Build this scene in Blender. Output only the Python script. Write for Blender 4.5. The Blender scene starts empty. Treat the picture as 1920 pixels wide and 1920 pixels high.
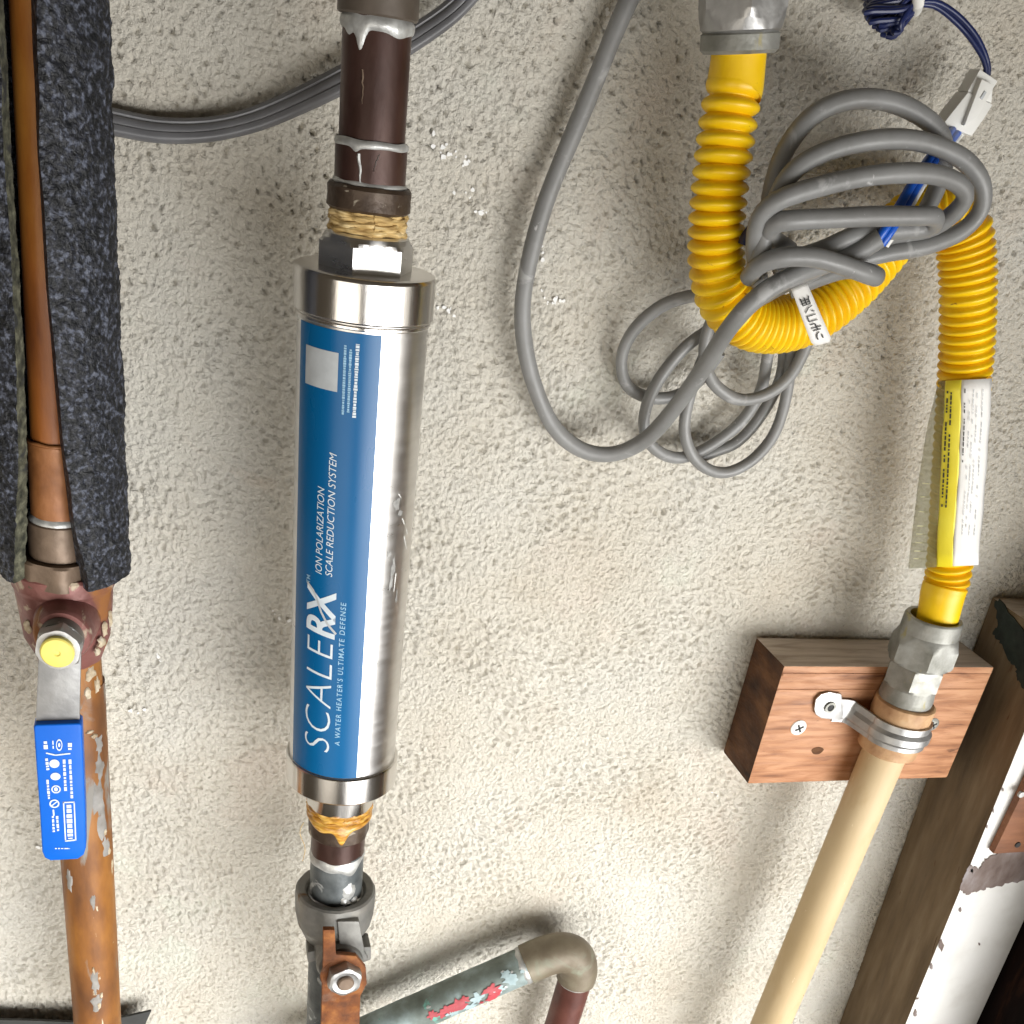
import bpy, bmesh, math, random
import numpy as np
random.seed(7); rng = np.random.default_rng(11)
S = bpy.context.scene
COL = S.collection
rad = math.radians

# ------------------------------------------------------------------ camera
F, CX, CY = 2000.0, 960.0, 1440.0          # focal length and principal point in photo pixels
def _axes():
    d = np.array([(430 - CX) / F, (4600 - CY) / F, 1.0]); d /= np.linalg.norm(d)
    Z = -d; fw = np.array([0, 0, 1.0]); Y0 = fw - Z * fw.dot(Z); Y0 /= np.linalg.norm(Y0)
    X0 = np.cross(Y0, Z); a = rad(20)
    Y = Y0 * math.cos(a) - X0 * math.sin(a)
    return np.stack([np.cross(Y, Z), Y, Z])
RM = _axes()
CAM = np.array([-0.06918, -0.50742, 0.07454])
cd = bpy.data.cameras.new('camera'); cam = bpy.data.objects.new('camera', cd); COL.objects.link(cam)
cd.sensor_width = 36; cd.sensor_fit = 'HORIZONTAL'; cd.lens = F / 1920 * 36
cd.shift_x = 0; cd.shift_y = (CY - 960) / 1920
cd.clip_start = 0.01; cd.clip_end = 200
from mathutils import Matrix, Vector
cam.matrix_world = Matrix([[RM[i][0], -RM[i][1], -RM[i][2], CAM[i]] for i in range(3)] + [[0, 0, 0, 1]])
S.camera = cam

# ------------------------------------------------------------------ world and lamps (unseen area lamps, set as for an alcove open to the right)
w = bpy.data.worlds.new('World'); S.world = w; w.use_nodes = True
bg = w.node_tree.nodes['Background']; bg.inputs[0].default_value = (1.0, 0.80, 0.56, 1); bg.inputs[1].default_value = 0.07
def area(name, loc, target, sx, sy, power, col, spread=180):
    l = bpy.data.lights.new(name, 'AREA'); l.shape = 'RECTANGLE'; l.size = sx; l.size_y = sy; l.energy = power; l.color = col; l.spread = rad(spread)
    o = bpy.data.objects.new(name, l); COL.objects.link(o); o.location = loc
    o.rotation_euler = (Vector(target) - Vector(loc)).to_track_quat('-Z', 'Y').to_euler(); return o
area('opening_light', (1.40, -1.35, -0.25), (0.05, 0, -0.25), 1.6, 0.75, 3.7, (1.0, 0.945, 0.85))
area('low_light', (0.62, -1.10, -0.70), (0.12, 0, -0.56), 1.6, 1.1, 12.8, (1.0, 0.99, 0.97), 70)  # unseen lamp added low; its narrow spread leaves the upper wall darker
area('side_light', (-0.72, -1.10, -0.62), (0.0, 0, -0.60), 0.9, 0.9, 2.3, (1.0, 0.92, 0.80), 86)  # unseen warm fill, added to soften the shadow left of the canister
S.view_settings.view_transform = 'Standard'; S.view_settings.look = 'None'
S.view_settings.exposure = 0; S.view_settings.gamma = 1
S.render.engine = 'CYCLES'

# ------------------------------------------------------------------ geometry helpers
def ray(px, py): return RM @ np.array([(px - CX) / F, (py - CY) / F, 1.0])
def at(px, py, h):
    """point of the picture (px, py) standing h metres off the wall (wall: y = 0)"""
    r = ray(px, py); return CAM + r * ((-h - CAM[1]) / r[1])
def proj(P):
    q = RM.T @ (np.asarray(P) - CAM); return np.array([CX + F * q[0] / q[2], CY + F * q[1] / q[2], q[2]])
def norm(v): v = np.asarray(v, float); return v / np.linalg.norm(v)
def az(phi): return np.array([math.sin(phi), -math.cos(phi), 0.0])

class Line:
    """a pipe run's axis through two picture points at two stand-offs"""
    def __init__(s, p1, p2, h1, h2=None):
        s.A = at(*p1, h1); B = at(*p2, h1 if h2 is None else h2)
        s.D = norm(s.A - B)
        if s.D[2] < 0: s.D = -s.D
        s.U = norm(np.array([1.0, 0, 0]) - s.D * s.D[0]); s.V = np.cross(s.U, s.D)  # V points off the wall
        if s.V[1] > 0: s.V = -s.V
    def P(s, t): return s.A + s.D * t
    def view(s, t):
        v = CAM - s.P(t); return math.atan2(v.dot(s.U), v.dot(s.V))
    def t(s, py, r=0.0):
        a, b = 0.6, -0.8
        for _ in range(60):
            m = (a + b) / 2; phi = s.view(m)
            y = proj(s.P(m) + r * (s.U * math.sin(phi) + s.V * math.cos(phi)))[1]
            if y < py: a = m
            else: b = m
        return (a + b) / 2
    def r(s, width, py):
        return width / 2 * proj(s.P(s.t(py)))[2] / F
    def hit(s, px, py, r):
        """azimuth and t where the ray through a pixel meets the cylinder of radius r"""
        d = ray(px, py); o = CAM - s.A
        dp = d - s.D * d.dot(s.D); op = o - s.D * o.dot(s.D)
        a, b, c = dp.dot(dp), 2 * dp.dot(op), op.dot(op) - r * r
        q = b * b - 4 * a * c
        k = (-b - math.sqrt(max(q, 0))) / (2 * a)
        p = o + d * k; return math.atan2(p.dot(s.U), p.dot(s.V)), p.dot(s.D)
    def on(s, phi, t, r): return s.P(t) + r * (s.U * math.sin(phi) + s.V * math.cos(phi))

def lathe(L, prof, segs=64, rf=None, phase=0.0, cap=True):
    """prof: list of (t, r) along a Line; rf(phi, t, r) may reshape the radius"""
    q = [prof[0]]                                   # support rings keep long faces flat-shaded beside chamfers
    for a, b in zip(prof[:-1], prof[1:]):
        d = math.hypot(b[0] - a[0], b[1] - a[1])
        if d > 0.0025:
            for u in (0.0004 / d, 1 - 0.0004 / d): q.append((a[0] + (b[0] - a[0]) * u, a[1] + (b[1] - a[1]) * u))
        q.append(b)
    prof = q
    V = []; Fc = []; n = len(prof)
    ph = phase + np.arange(segs) * 2 * math.pi / segs
    for t, r in prof:
        for p in ph:
            V.append(L.on(p, t, rf(p, t, r) if rf else r))
    for i in range(n - 1):
        for j in range(segs):
            a = i * segs + j; b = i * segs + (j + 1) % segs
            Fc.append((a, b, b + segs, a + segs))
    if cap:
        Fc.append(tuple(range(segs))[::-1]); Fc.append(tuple(range((n - 1) * segs, n * segs)))
    return np.array(V), Fc
def hexf(apo, phase):
    return lambda p, t, r: min(apo / math.cos(((p - phase) % (math.pi / 3)) - math.pi / 6), r)
def ring(t1, t2, r, c=0.0006):
    """profile of a short cylinder with small chamfers (t1 < t2)"""
    return [(t1, r - c), (t1 + c, r), (t2 - c, r), (t2, r - c)]

def catmull(P, per=16):
    P = np.array(P, float); Q = np.vstack([2 * P[0] - P[1], P, 2 * P[-1] - P[-2]]); out = []
    for i in range(1, len(Q) - 2):
        for k in range(per):
            u = k / per
            p0, p1, p2, p3 = Q[i - 1], Q[i], Q[i + 1], Q[i + 2]
            out.append(0.5 * ((2 * p1) + (-p0 + p2) * u + (2 * p0 - 5 * p1 + 4 * p2 - p3) * u * u + (-p0 + 3 * p1 - 3 * p2 + p3) * u ** 3))
    out.append(Q[-2]); return np.array(out)
def resample(P, step):
    d = np.r_[0, np.cumsum(np.linalg.norm(np.diff(P[:, :3], axis=0), axis=1))]
    n = max(3, int(d[-1] / step) + 1); s = np.linspace(0, d[-1], n)
    return np.stack([np.interp(s, d, P[:, k]) for k in range(P.shape[1])], 1), s
def sweep(P, prof, up=None, cap=True, scale=None):
    """sweep a closed 2-D profile [(a, b)] along points; b follows 'up' (or a transported frame)"""
    P = np.asarray(P)[:, :3]; n = len(P); m = len(prof); V = []; Fc = []
    T = np.gradient(P, axis=0); T /= np.linalg.norm(T, axis=1)[:, None]
    b = norm(np.array([0, -1.0, 0.01]) - T[0] * T[0].dot([0, -1.0, 0.01]))
    for i in range(n):
        if up is not None: b = np.array(up, float)
        b = norm(b - T[i] * b.dot(T[i])); a = np.cross(b, T[i])
        k = 1.0 if scale is None else scale[i]
        pr = prof(i) if callable(prof) else prof
        for (u, v) in pr: V.append(P[i] + (a * u + b * v) * k)
    m = len(V) // n
    for i in range(n - 1):
        for j in range(m):
            x = i * m + j; y = i * m + (j + 1) % m
            Fc.append((x, y, y + m, x + m))
    if cap: Fc.append(tuple(range(m))[::-1]); Fc.append(tuple(range((n - 1) * m, n * m)))
    return np.array(V), Fc
def circle(r, n=16): return [(r * math.cos(2 * math.pi * k / n), r * math.sin(2 * math.pi * k / n)) for k in range(n)]
def cable(pts, r, n=16, step=0.003, ends=True):
    """round cable through picture points (px, py, h in mm)"""
    P = catmull([at(x, y, h / 1000) for x, y, h in pts], 14)
    P, s = resample(P, step)
    k_ = np.arange(len(P)); w_ = np.stack([np.sin(k_ * 0.31 + pts[0][0]), np.sin(k_ * 0.23 + pts[0][1]), np.sin(k_ * 0.27 + pts[1][0])], 1); P = P + w_ * min(0.00022, r * 0.06)
    sc = 1 + 0.02 * np.sin(k_ * 0.4 + pts[1][1])
    V, Fc = sweep(P, circle(r, n), scale=sc); return V, Fc
def prism(pts, d, cham=0.0):
    """polygon (3-D points in order) extruded along d"""
    pts = np.array(pts); n = len(pts); V = np.vstack([pts, pts + d])
    Fc = [tuple(range(n))[::-1], tuple(range(n, 2 * n))] + [(i, (i + 1) % n, n + (i + 1) % n, n + i) for i in range(n)]
    return V, Fc

def jag(pts, k=6, amp=2.2):
    """ragged outline: subdivide a picture-space polygon and shake it"""
    out = []
    for (x1, y1), (x2, y2) in zip(pts, pts[1:] + pts[:1]):
        for j in range(k):
            u = j / k; out.append((x1 + (x2 - x1) * u + (random.uniform(-amp, amp) if j else 0), y1 + (y2 - y1) * u + (random.uniform(-amp, amp) if j else 0)))
    return out
# ------------------------------------------------------------------ object helpers
def thing(name, label, cat, loc, group=None):
    o = bpy.data.objects.new(name, None); COL.objects.link(o); o.location = [float(x) for x in loc]
    o.empty_display_size = 0.01; o['label'] = label; o['category'] = cat
    if group: o['group'] = group
    return o
def _root(o):
    while o.parent: o = o.parent
    return o
def mesh(name, VF, mat, parent=None, loc=None, sharp=38, bevel=0, smooth=True, mats=None, fmat=None):
    V, Fc = VF; V = np.asarray(V, float)
    org = np.array(_root(parent).location) if parent else (np.array(loc) if loc is not None else V.mean(0))
    me = bpy.data.meshes.new(name); me.from_pydata((V - org).tolist(), [], [tuple(int(i) for i in f) for f in Fc])
    bm = bmesh.new(); bm.from_mesh(me); bmesh.ops.remove_doubles(bm, verts=bm.verts, dist=1e-7)
    bmesh.ops.recalc_face_normals(bm, faces=bm.faces)
    if bevel:
        es = [e for e in bm.edges if len(e.link_faces) == 2 and e.calc_face_angle(0) > rad(35)]
        bmesh.ops.bevel(bm, geom=es, offset=bevel, segments=2, profile=0.6, affect='EDGES', clamp_overlap=True)
    bm.to_mesh(me); bm.free()
    for m in (mats or [mat]): me.materials.append(m)
    if fmat: me.polygons.foreach_set('material_index', fmat)
    me.polygons.foreach_set('use_smooth', [smooth] * len(me.polygons))
    if smooth: me.set_sharp_from_angle(angle=rad(sharp))
    o = bpy.data.objects.new(name, me); COL.objects.link(o)
    if parent: o.parent = parent
    else: o.location = org
    return o
def single(name, VF, mat, label, cat, group=None, **k):
    o = mesh(name, VF, mat, **k); o['label'] = label; o['category'] = cat
    if group: o['group'] = group
    return o
def join(*vfs):
    V = []; Fc = []; n = 0
    for v, f in vfs:
        V.append(np.asarray(v)); Fc += [tuple(i + n for i in q) for q in f]; n += len(v)
    return np.vstack(V), Fc
def fbm_disp(V, Fc, amp, scale, seed=0):
    """push vertices about with smooth noise (amp, wavelength in m)"""
    from mathutils import noise
    out = []
    for v in V:
        q = Vector((v / scale).tolist()) + Vector((seed * 3.1, seed * 1.7, 0))
        out.append(v + amp * np.array(noise.noise_vector(q)))
    return np.array(out), Fc

# ------------------------------------------------------------------ materials
def M(name, cols, scale=60.0, detail=6.0, rough=(0.5, 0.7), metal=0.0, bump=0.0, bscale=None, stretch=(1, 1, 1), dist=0.0,
      spec=0.5, coat=0.0, spots=None, aniso=0.0, sheen=0.0, rscale=None, nrough=0.55):
    """noise -> colour ramp; spots: list of (scale, threshold, width, colour, rough)"""
    m = bpy.data.materials.new(name); m.use_nodes = True; nt = m.node_tree; N = nt.nodes; Lk = nt.links
    b = N['Principled BSDF']; tc = N.new('ShaderNodeTexCoord'); mp = N.new('ShaderNodeMapping'); mp.inputs['Scale'].default_value = stretch
    Lk.new(tc.outputs['Object'], mp.inputs[0])
    def noise(sc, det=detail, off=0.0, di=0.0):
        n = N.new('ShaderNodeTexNoise'); n.inputs['Scale'].default_value = sc; n.inputs['Detail'].default_value = det
        n.inputs['Roughness'].default_value = nrough; n.inputs['Distortion'].default_value = di
        if off:
            m2 = N.new('ShaderNodeMapping'); m2.inputs['Location'].default_value = (off, off * 0.7, -off); m2.inputs['Scale'].default_value = stretch
            Lk.new(tc.outputs['Object'], m2.inputs[0]); Lk.new(m2.outputs[0], n.inputs['Vector'])
        else: Lk.new(mp.outputs[0], n.inputs['Vector'])
        return n
    n = noise(scale, di=dist); cr = N.new('ShaderNodeValToRGB'); e = cr.color_ramp.elements
    while len(e) < len(cols): e.new(0.5)
    for i, (p, c) in enumerate(cols): e[i].position = p; e[i].color = (*c, 1)
    Lk.new(n.outputs['Fac'], cr.inputs[0]); colour = cr.outputs[0]
    rn = noise(rscale or scale * 1.7, off=3.3); mr = N.new('ShaderNodeMapRange')
    mr.inputs['From Min'].default_value = 0.3; mr.inputs['From Max'].default_value = 0.7
    mr.inputs['To Min'].default_value, mr.inputs['To Max'].default_value = rough
    Lk.new(rn.outputs['Fac'], mr.inputs[0]); ro = mr.outputs[0]; me_s = None
    for k, sp in enumerate(spots or []):
        sc, th, wd, c, rr = sp[:5]; mt = sp[5] if len(sp) > 5 else metal
        sn = noise(sc, off=7.7 + 5.1 * k, di=0.6); mr2 = N.new('ShaderNodeMapRange')
        mr2.inputs['From Min'].default_value = th; mr2.inputs['From Max'].default_value = th + wd
        Lk.new(sn.outputs['Fac'], mr2.inputs[0])
        mx = N.new('ShaderNodeMix'); mx.data_type = 'RGBA'; Lk.new(mr2.outputs[0], mx.inputs[0]); Lk.new(colour, mx.inputs[6]); mx.inputs[7].default_value = (*c, 1); colour = mx.outputs[2]
        m3 = N.new('ShaderNodeMix'); Lk.new(mr2.outputs[0], m3.inputs[0]); Lk.new(ro, m3.inputs[2]); m3.inputs[3].default_value = rr; ro = m3.outputs[0]
        if mt != metal or me_s is not None:
            m4 = N.new('ShaderNodeMix'); Lk.new(mr2.outputs[0], m4.inputs[0])
            if me_s is None: m4.inputs[2].default_value = metal
            else: Lk.new(me_s, m4.inputs[2])
            m4.inputs[3].default_value = mt; me_s = m4.outputs[0]
    Lk.new(colour, b.inputs['Base Color']); Lk.new(ro, b.inputs['Roughness'])
    if me_s is not None: Lk.new(me_s, b.inputs['Metallic'])
    else: b.inputs['Metallic'].default_value = metal
    b.inputs['Specular IOR Level'].default_value = spec; b.inputs['Coat Weight'].default_value = coat
    b.inputs['Anisotropic'].default_value = aniso
    if bump:
        bn = noise(bscale or scale * 3, off=1.9); bp = N.new('ShaderNodeBump'); bp.inputs['Strength'].default_value = 1.0; bp.inputs['Distance'].default_value = bump
        Lk.new(bn.outputs['Fac'], bp.inputs['Height']); Lk.new(bp.outputs[0], b.inputs['Normal'])
    return m
def flat(name, c, rough=0.6, metal=0.0): return M(name, [(0.35, tuple(x * 0.88 for x in c)), (0.65, c)], 180, 3, (rough - 0.06, rough + 0.06), metal)

MT = {}
MT['stucco'] = M('stucco', [(0.25, (0.57, 0.515, 0.43)), (0.42, (0.62, 0.585, 0.51)), (0.58, (0.65, 0.625, 0.56)), (0.75, (0.61, 0.595, 0.55))],
                 9, 5, (0.82, 0.95), bump=0.0019, bscale=700, spots=[(16, 0.60, 0.12, (0.63, 0.575, 0.50), 0.9), (13, 0.63, 0.1, (0.66, 0.66, 0.58), 0.9)], spec=0.25)
MT['steel_polished'] = M('steel_polished', [(0.3, (0.62, 0.60, 0.575)), (0.7, (0.71, 0.69, 0.665))], 40, 4, (0.16, 0.26), 1.0, bump=0.00002, bscale=900, stretch=(1, 1, 0.2))
MT['steel_brushed'] = M('steel_brushed', [(0.3, (0.60, 0.59, 0.575)), (0.7, (0.72, 0.71, 0.695))], 30, 5, (0.27, 0.36), 1.0, bump=0.00003, bscale=500, stretch=(1, 1, 6),
                        spots=[(95, 0.70, 0.03, (0.42, 0.42, 0.41), 0.5)])
MT['scuff'] = M('scuff', [(0.3, (0.30, 0.30, 0.29)), (0.7, (0.46, 0.46, 0.45))], 300, 4, (0.5, 0.7), 0.6, bump=0.0002, bscale=700)
MT['label_blue'] = M('label_blue', [(0.3, (0.0, 0.095, 0.26)), (0.7, (0.0, 0.115, 0.30))], 25, 4, (0.24, 0.34), spec=0.32, stretch=(1, 1, 0.3))
MT['print_white'] = flat('print_white', (0.66, 0.74, 0.80), 0.5)
MT['print_pale'] = flat('print_pale', (0.30, 0.52, 0.70), 0.5)
MT['print_grey'] = flat('print_grey', (0.50, 0.53, 0.55), 0.5)
MT['ink'] = flat('ink', (0.03, 0.03, 0.03), 0.7)
MT['brown_pipe'] = M('brown_pipe', [(0.3, (0.035, 0.016, 0.012)), (0.5, (0.062, 0.030, 0.024)), (0.7, (0.085, 0.048, 0.038))], 70, 6, (0.26, 0.42), 0.35, bump=0.00012, bscale=260, stretch=(1, 1, 0.4),
                     spots=[(150, 0.68, 0.03, (0.24, 0.20, 0.15), 0.7, 0.0)])
MT['brown_rough'] = M('brown_rough', [(0.3, (0.030, 0.017, 0.011)), (0.6, (0.075, 0.050, 0.033)), (0.8, (0.12, 0.095, 0.07))], 110, 7, (0.35, 0.6), 0.3, bump=0.0003, bscale=300,
                      spots=[(120, 0.62, 0.02, (0.30, 0.26, 0.20), 0.7, 0.0)])
MT['brown_collar'] = M('brown_collar', [(0.3, (0.085, 0.068, 0.052)), (0.7, (0.13, 0.105, 0.085))], 60, 6, (0.4, 0.55), 0.2, bump=0.0001)
MT['solder'] = M('solder', [(0.3, (0.33, 0.33, 0.32)), (0.6, (0.55, 0.56, 0.55)), (0.8, (0.74, 0.76, 0.77))], 160, 6, (0.32, 0.55), 0.45, bump=0.0004, bscale=260)
MT['hemp'] = M('hemp', [(0.3, (0.26, 0.15, 0.045)), (0.5, (0.55, 0.38, 0.15)), (0.7, (0.78, 0.62, 0.34))], 130, 7, (0.6, 0.85), bump=0.0006, bscale=190, stretch=(1, 1, 5))
MT['hemp_wet'] = M('hemp_wet', [(0.3, (0.20, 0.075, 0.008)), (0.5, (0.50, 0.24, 0.03)), (0.72, (0.78, 0.52, 0.12))], 120, 6, (0.22, 0.45), bump=0.0005, bscale=160, stretch=(1, 1, 4), coat=0.4)
MT['grey_iron'] = M('grey_iron', [(0.3, (0.12, 0.12, 0.112)), (0.55, (0.20, 0.196, 0.182)), (0.75, (0.25, 0.232, 0.20))], 70, 7, (0.42, 0.62), 0.35, bump=0.0003, bscale=220,
                    spots=[(60, 0.64, 0.08, (0.16, 0.085, 0.035), 0.8, 0.0)])
MT['grey_pipe'] = M('grey_pipe', [(0.3, (0.05, 0.06, 0.065)), (0.7, (0.14, 0.155, 0.16))], 90, 6, (0.35, 0.55), 0.3, bump=0.0003, bscale=220, spots=[(90, 0.62, 0.06, (0.46, 0.48, 0.48), 0.4, 0.4)])
MT['rust'] = M('rust', [(0.3, (0.06, 0.020, 0.008)), (0.5, (0.17, 0.055, 0.014)), (0.7, (0.32, 0.125, 0.032))], 90, 8, (0.75, 0.95), bump=0.0004, bscale=420,
               spots=[(38, 0.60, 0.10, (0.15, 0.12, 0.10), 0.6)])
MT['zinc'] = M('zinc', [(0.3, (0.33, 0.33, 0.325)), (0.6, (0.45, 0.45, 0.445)), (0.8, (0.54, 0.545, 0.54))], 110, 6, (0.34, 0.52), 0.8, bump=0.00015, bscale=260)
MT['lever_steel'] = M('lever_steel', [(0.3, (0.20, 0.20, 0.20)), (0.6, (0.27, 0.27, 0.268)), (0.8, (0.34, 0.34, 0.338))], 90, 7, (0.42, 0.6), 0.6, bump=0.0002, bscale=300)
MT['zinc_dull'] = M('zinc_dull', [(0.3, (0.20, 0.20, 0.175)), (0.55, (0.32, 0.32, 0.295)), (0.8, (0.42, 0.425, 0.41))], 90, 7, (0.46, 0.62), 0.55, bump=0.0003, bscale=240,
                    spots=[(70, 0.62, 0.08, (0.36, 0.32, 0.17), 0.6, 0.2)])
MT['copper'] = M('copper', [(0.26, (0.15, 0.045, 0.012)), (0.45, (0.31, 0.10, 0.017)), (0.6, (0.42, 0.17, 0.028)), (0.78, (0.38, 0.24, 0.08))], 48, 8, (0.36, 0.56), 0.08, bump=0.00018, bscale=300, stretch=(1, 1, 0.3),
                 spots=[(130, 0.73, 0.03, (0.10, 0.055, 0.02), 0.8, 0.0)])
MT['copper_patched'] = M('copper_patched', [(0.26, (0.075, 0.028, 0.010)), (0.45, (0.20, 0.075, 0.016)), (0.6, (0.33, 0.135, 0.024)), (0.78, (0.32, 0.20, 0.08))], 52, 8, (0.42, 0.62), 0.05, bump=0.0002, bscale=260, stretch=(1, 1, 0.35),
                         spots=[(60, 0.56, 0.07, (0.24, 0.225, 0.20), 0.7, 0.0), (110, 0.66, 0.03, (0.62, 0.55, 0.40), 0.8, 0.0)])
MT['copper_tan'] = M('copper_tan', [(0.3, (0.18, 0.065, 0.02)), (0.6, (0.31, 0.125, 0.04)), (0.8, (0.38, 0.21, 0.09))], 70, 7, (0.4, 0.6), 0.2, bump=0.0003, bscale=260)
MT['brass_dull'] = M('brass_dull', [(0.3, (0.11, 0.075, 0.05)), (0.6, (0.19, 0.135, 0.095)), (0.8, (0.27, 0.235, 0.17))], 70, 7, (0.38, 0.6), 0.35, bump=0.0003, bscale=240)
MT['red_brass'] = M('red_brass', [(0.3, (0.12, 0.045, 0.038)), (0.55, (0.22, 0.085, 0.075)), (0.8, (0.29, 0.13, 0.11))], 50, 7, (0.34, 0.55), 0.25, bump=0.0003, bscale=200,
                    spots=[(75, 0.60, 0.05, (0.46, 0.38, 0.28), 0.75, 0.0), (42, 0.58, 0.06, (0.26, 0.10, 0.025), 0.7, 0.0)])
MT['grey_paint'] = M('grey_paint', [(0.3, (0.19, 0.175, 0.155)), (0.6, (0.29, 0.28, 0.265)), (0.8, (0.40, 0.38, 0.35))], 120, 6, (0.6, 0.8), bump=0.0003, bscale=260)
MT['mineral'] = M('mineral', [(0.3, (0.30, 0.22, 0.13)), (0.55, (0.55, 0.47, 0.34)), (0.8, (0.74, 0.70, 0.60))], 260, 6, (0.7, 0.9), bump=0.0006, bscale=420)
MT['grip_blue'] = M('grip_blue', [(0.3, (0.0, 0.11, 0.56)), (0.7, (0.0, 0.13, 0.63))], 30, 3, (0.4, 0.52), bump=0.00006, bscale=500, spec=0.28)
MT['yellow_cap'] = M('yellow_cap', [(0.3, (0.72, 0.60, 0.10)), (0.7, (0.82, 0.72, 0.20))], 60, 4, (0.35, 0.5))
MT['foam'] = M('foam', [(0.40, (0.005, 0.006, 0.008)), (0.54, (0.018, 0.020, 0.028)), (0.68, (0.10, 0.112, 0.15))], 430, 2, (0.5, 0.75), bump=0.0016, bscale=430, spec=0.45)
MT['foam_cut'] = M('foam_cut', [(0.34, (0.02, 0.022, 0.014)), (0.52, (0.075, 0.075, 0.05)), (0.72, (0.19, 0.19, 0.13))], 260, 6, (0.8, 0.95), bump=0.0012, bscale=300,
                   spots=[(90, 0.56, 0.08, (0.03, 0.032, 0.03), 0.9)])
MT['yellow_hose'] = M('yellow_hose', [(0.3, (0.80, 0.47, 0.002)), (0.55, (0.88, 0.58, 0.004)), (0.75, (0.90, 0.65, 0.010))], 40, 5, (0.34, 0.46), bump=0.00012, bscale=220, spec=0.5,
                      spots=[(150, 0.68, 0.05, (0.34, 0.15, 0.01), 0.7), (45, 0.60, 0.12, (0.62, 0.34, 0.006), 0.55)])
MT['cord'] = M('cord', [(0.3, (0.17, 0.17, 0.165)), (0.55, (0.22, 0.222, 0.22)), (0.8, (0.26, 0.262, 0.26))], 45, 5, (0.36, 0.5), bump=0.0001, bscale=320,
               spots=[(70, 0.62, 0.07, (0.34, 0.342, 0.34), 0.62), (200, 0.70, 0.04, (0.46, 0.46, 0.455), 0.7)])
MT['cord_dark'] = M('cord_dark', [(0.3, (0.10, 0.10, 0.105)), (0.7, (0.15, 0.15, 0.158))], 45, 5, (0.34, 0.48), bump=0.0001, bscale=300)
MT['wire_navy'] = M('wire_navy', [(0.3, (0.010, 0.016, 0.065)), (0.7, (0.016, 0.026, 0.11))], 40, 3, (0.28, 0.4))
MT['wire_blue'] = M('wire_blue', [(0.3, (0.002, 0.075, 0.43)), (0.7, (0.004, 0.095, 0.52))], 40, 3, (0.3, 0.45))
MT['white_plastic'] = M('white_plastic', [(0.3, (0.74, 0.74, 0.70)), (0.7, (0.80, 0.80, 0.77))], 60, 3, (0.35, 0.5))
MT['paper'] = M('paper', [(0.3, (0.74, 0.73, 0.70)), (0.7, (0.82, 0.81, 0.79))], 50, 5, (0.55, 0.7), bump=0.0001, bscale=200)
MT['tag_yellow'] = M('tag_yellow', [(0.3, (0.80, 0.66, 0.02)), (0.7, (0.86, 0.75, 0.06))], 50, 4, (0.35, 0.5))
MT['film_mark'] = flat('film_mark', (0.62, 0.60, 0.40), 0.4)
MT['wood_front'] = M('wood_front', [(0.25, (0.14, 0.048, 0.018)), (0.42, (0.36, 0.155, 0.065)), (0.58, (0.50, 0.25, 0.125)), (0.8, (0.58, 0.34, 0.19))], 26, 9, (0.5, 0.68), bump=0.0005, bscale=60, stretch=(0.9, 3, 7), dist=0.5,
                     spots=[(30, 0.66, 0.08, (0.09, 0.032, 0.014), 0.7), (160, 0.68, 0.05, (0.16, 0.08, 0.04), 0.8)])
MT['wood_top'] = M('wood_top', [(0.28, (0.28, 0.215, 0.165)), (0.5, (0.52, 0.44, 0.37)), (0.72, (0.64, 0.56, 0.50))], 24, 8, (0.7, 0.9), bump=0.0005, bscale=70, stretch=(0.9, 7, 3), dist=0.4)  # greyish top, colour raised to make up for weak light from above
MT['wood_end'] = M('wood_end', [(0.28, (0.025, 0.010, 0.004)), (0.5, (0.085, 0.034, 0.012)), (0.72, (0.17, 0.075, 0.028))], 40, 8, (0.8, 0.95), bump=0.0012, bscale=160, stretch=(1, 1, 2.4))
MT['post_side'] = M('post_side', [(0.28, (0.085, 0.056, 0.028)), (0.5, (0.145, 0.10, 0.055)), (0.72, (0.21, 0.155, 0.095))], 16, 7, (0.7, 0.85), bump=0.0004, bscale=70, stretch=(5, 5, 0.8), spots=[(60, 0.68, 0.04, (0.10, 0.055, 0.025), 0.8)])  # brown wood, darkened in colour for the side turned from the light
MT['post_paint'] = M('post_paint', [(0.26, (0.62, 0.61, 0.58)), (0.5, (0.76, 0.76, 0.74)), (0.75, (0.80, 0.80, 0.79))], 26, 7, (0.45, 0.65), bump=0.0003, bscale=160, spots=[(95, 0.71, 0.02, (0.12, 0.09, 0.07), 0.8)])
MT['bare_wood'] = M('bare_wood', [(0.3, (0.09, 0.055, 0.042)), (0.55, (0.19, 0.15, 0.135)), (0.8, (0.32, 0.30, 0.31))], 40, 7, (0.7, 0.9), bump=0.0008, bscale=120, stretch=(2, 2, 1))
MT['board_brown'] = M('board_brown', [(0.3, (0.14, 0.052, 0.022)), (0.6, (0.26, 0.105, 0.045)), (0.8, (0.33, 0.15, 0.07))], 22, 7, (0.55, 0.75), bump=0.0004, bscale=90, stretch=(1, 3, 6))
MT['board_shade'] = M('board_shade', [(0.4, (0.003, 0.0012, 0.001)), (0.6, (0.006, 0.002, 0.0015)), (0.78, (0.05, 0.018, 0.006))], 14, 6, (0.75, 0.9), spec=0.08, bump=0.0003, bscale=70, stretch=(5, 5, 0.7))  # jamb's shaded face: near-black colour and low specular stand for shade
MT['green_black'] = M('green_black', [(0.3, (0.006, 0.010, 0.008)), (0.7, (0.018, 0.028, 0.022))], 90, 6, (0.6, 0.85), bump=0.0006, bscale=150)  # dark green-black patch at the peeled hole in the post
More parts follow.
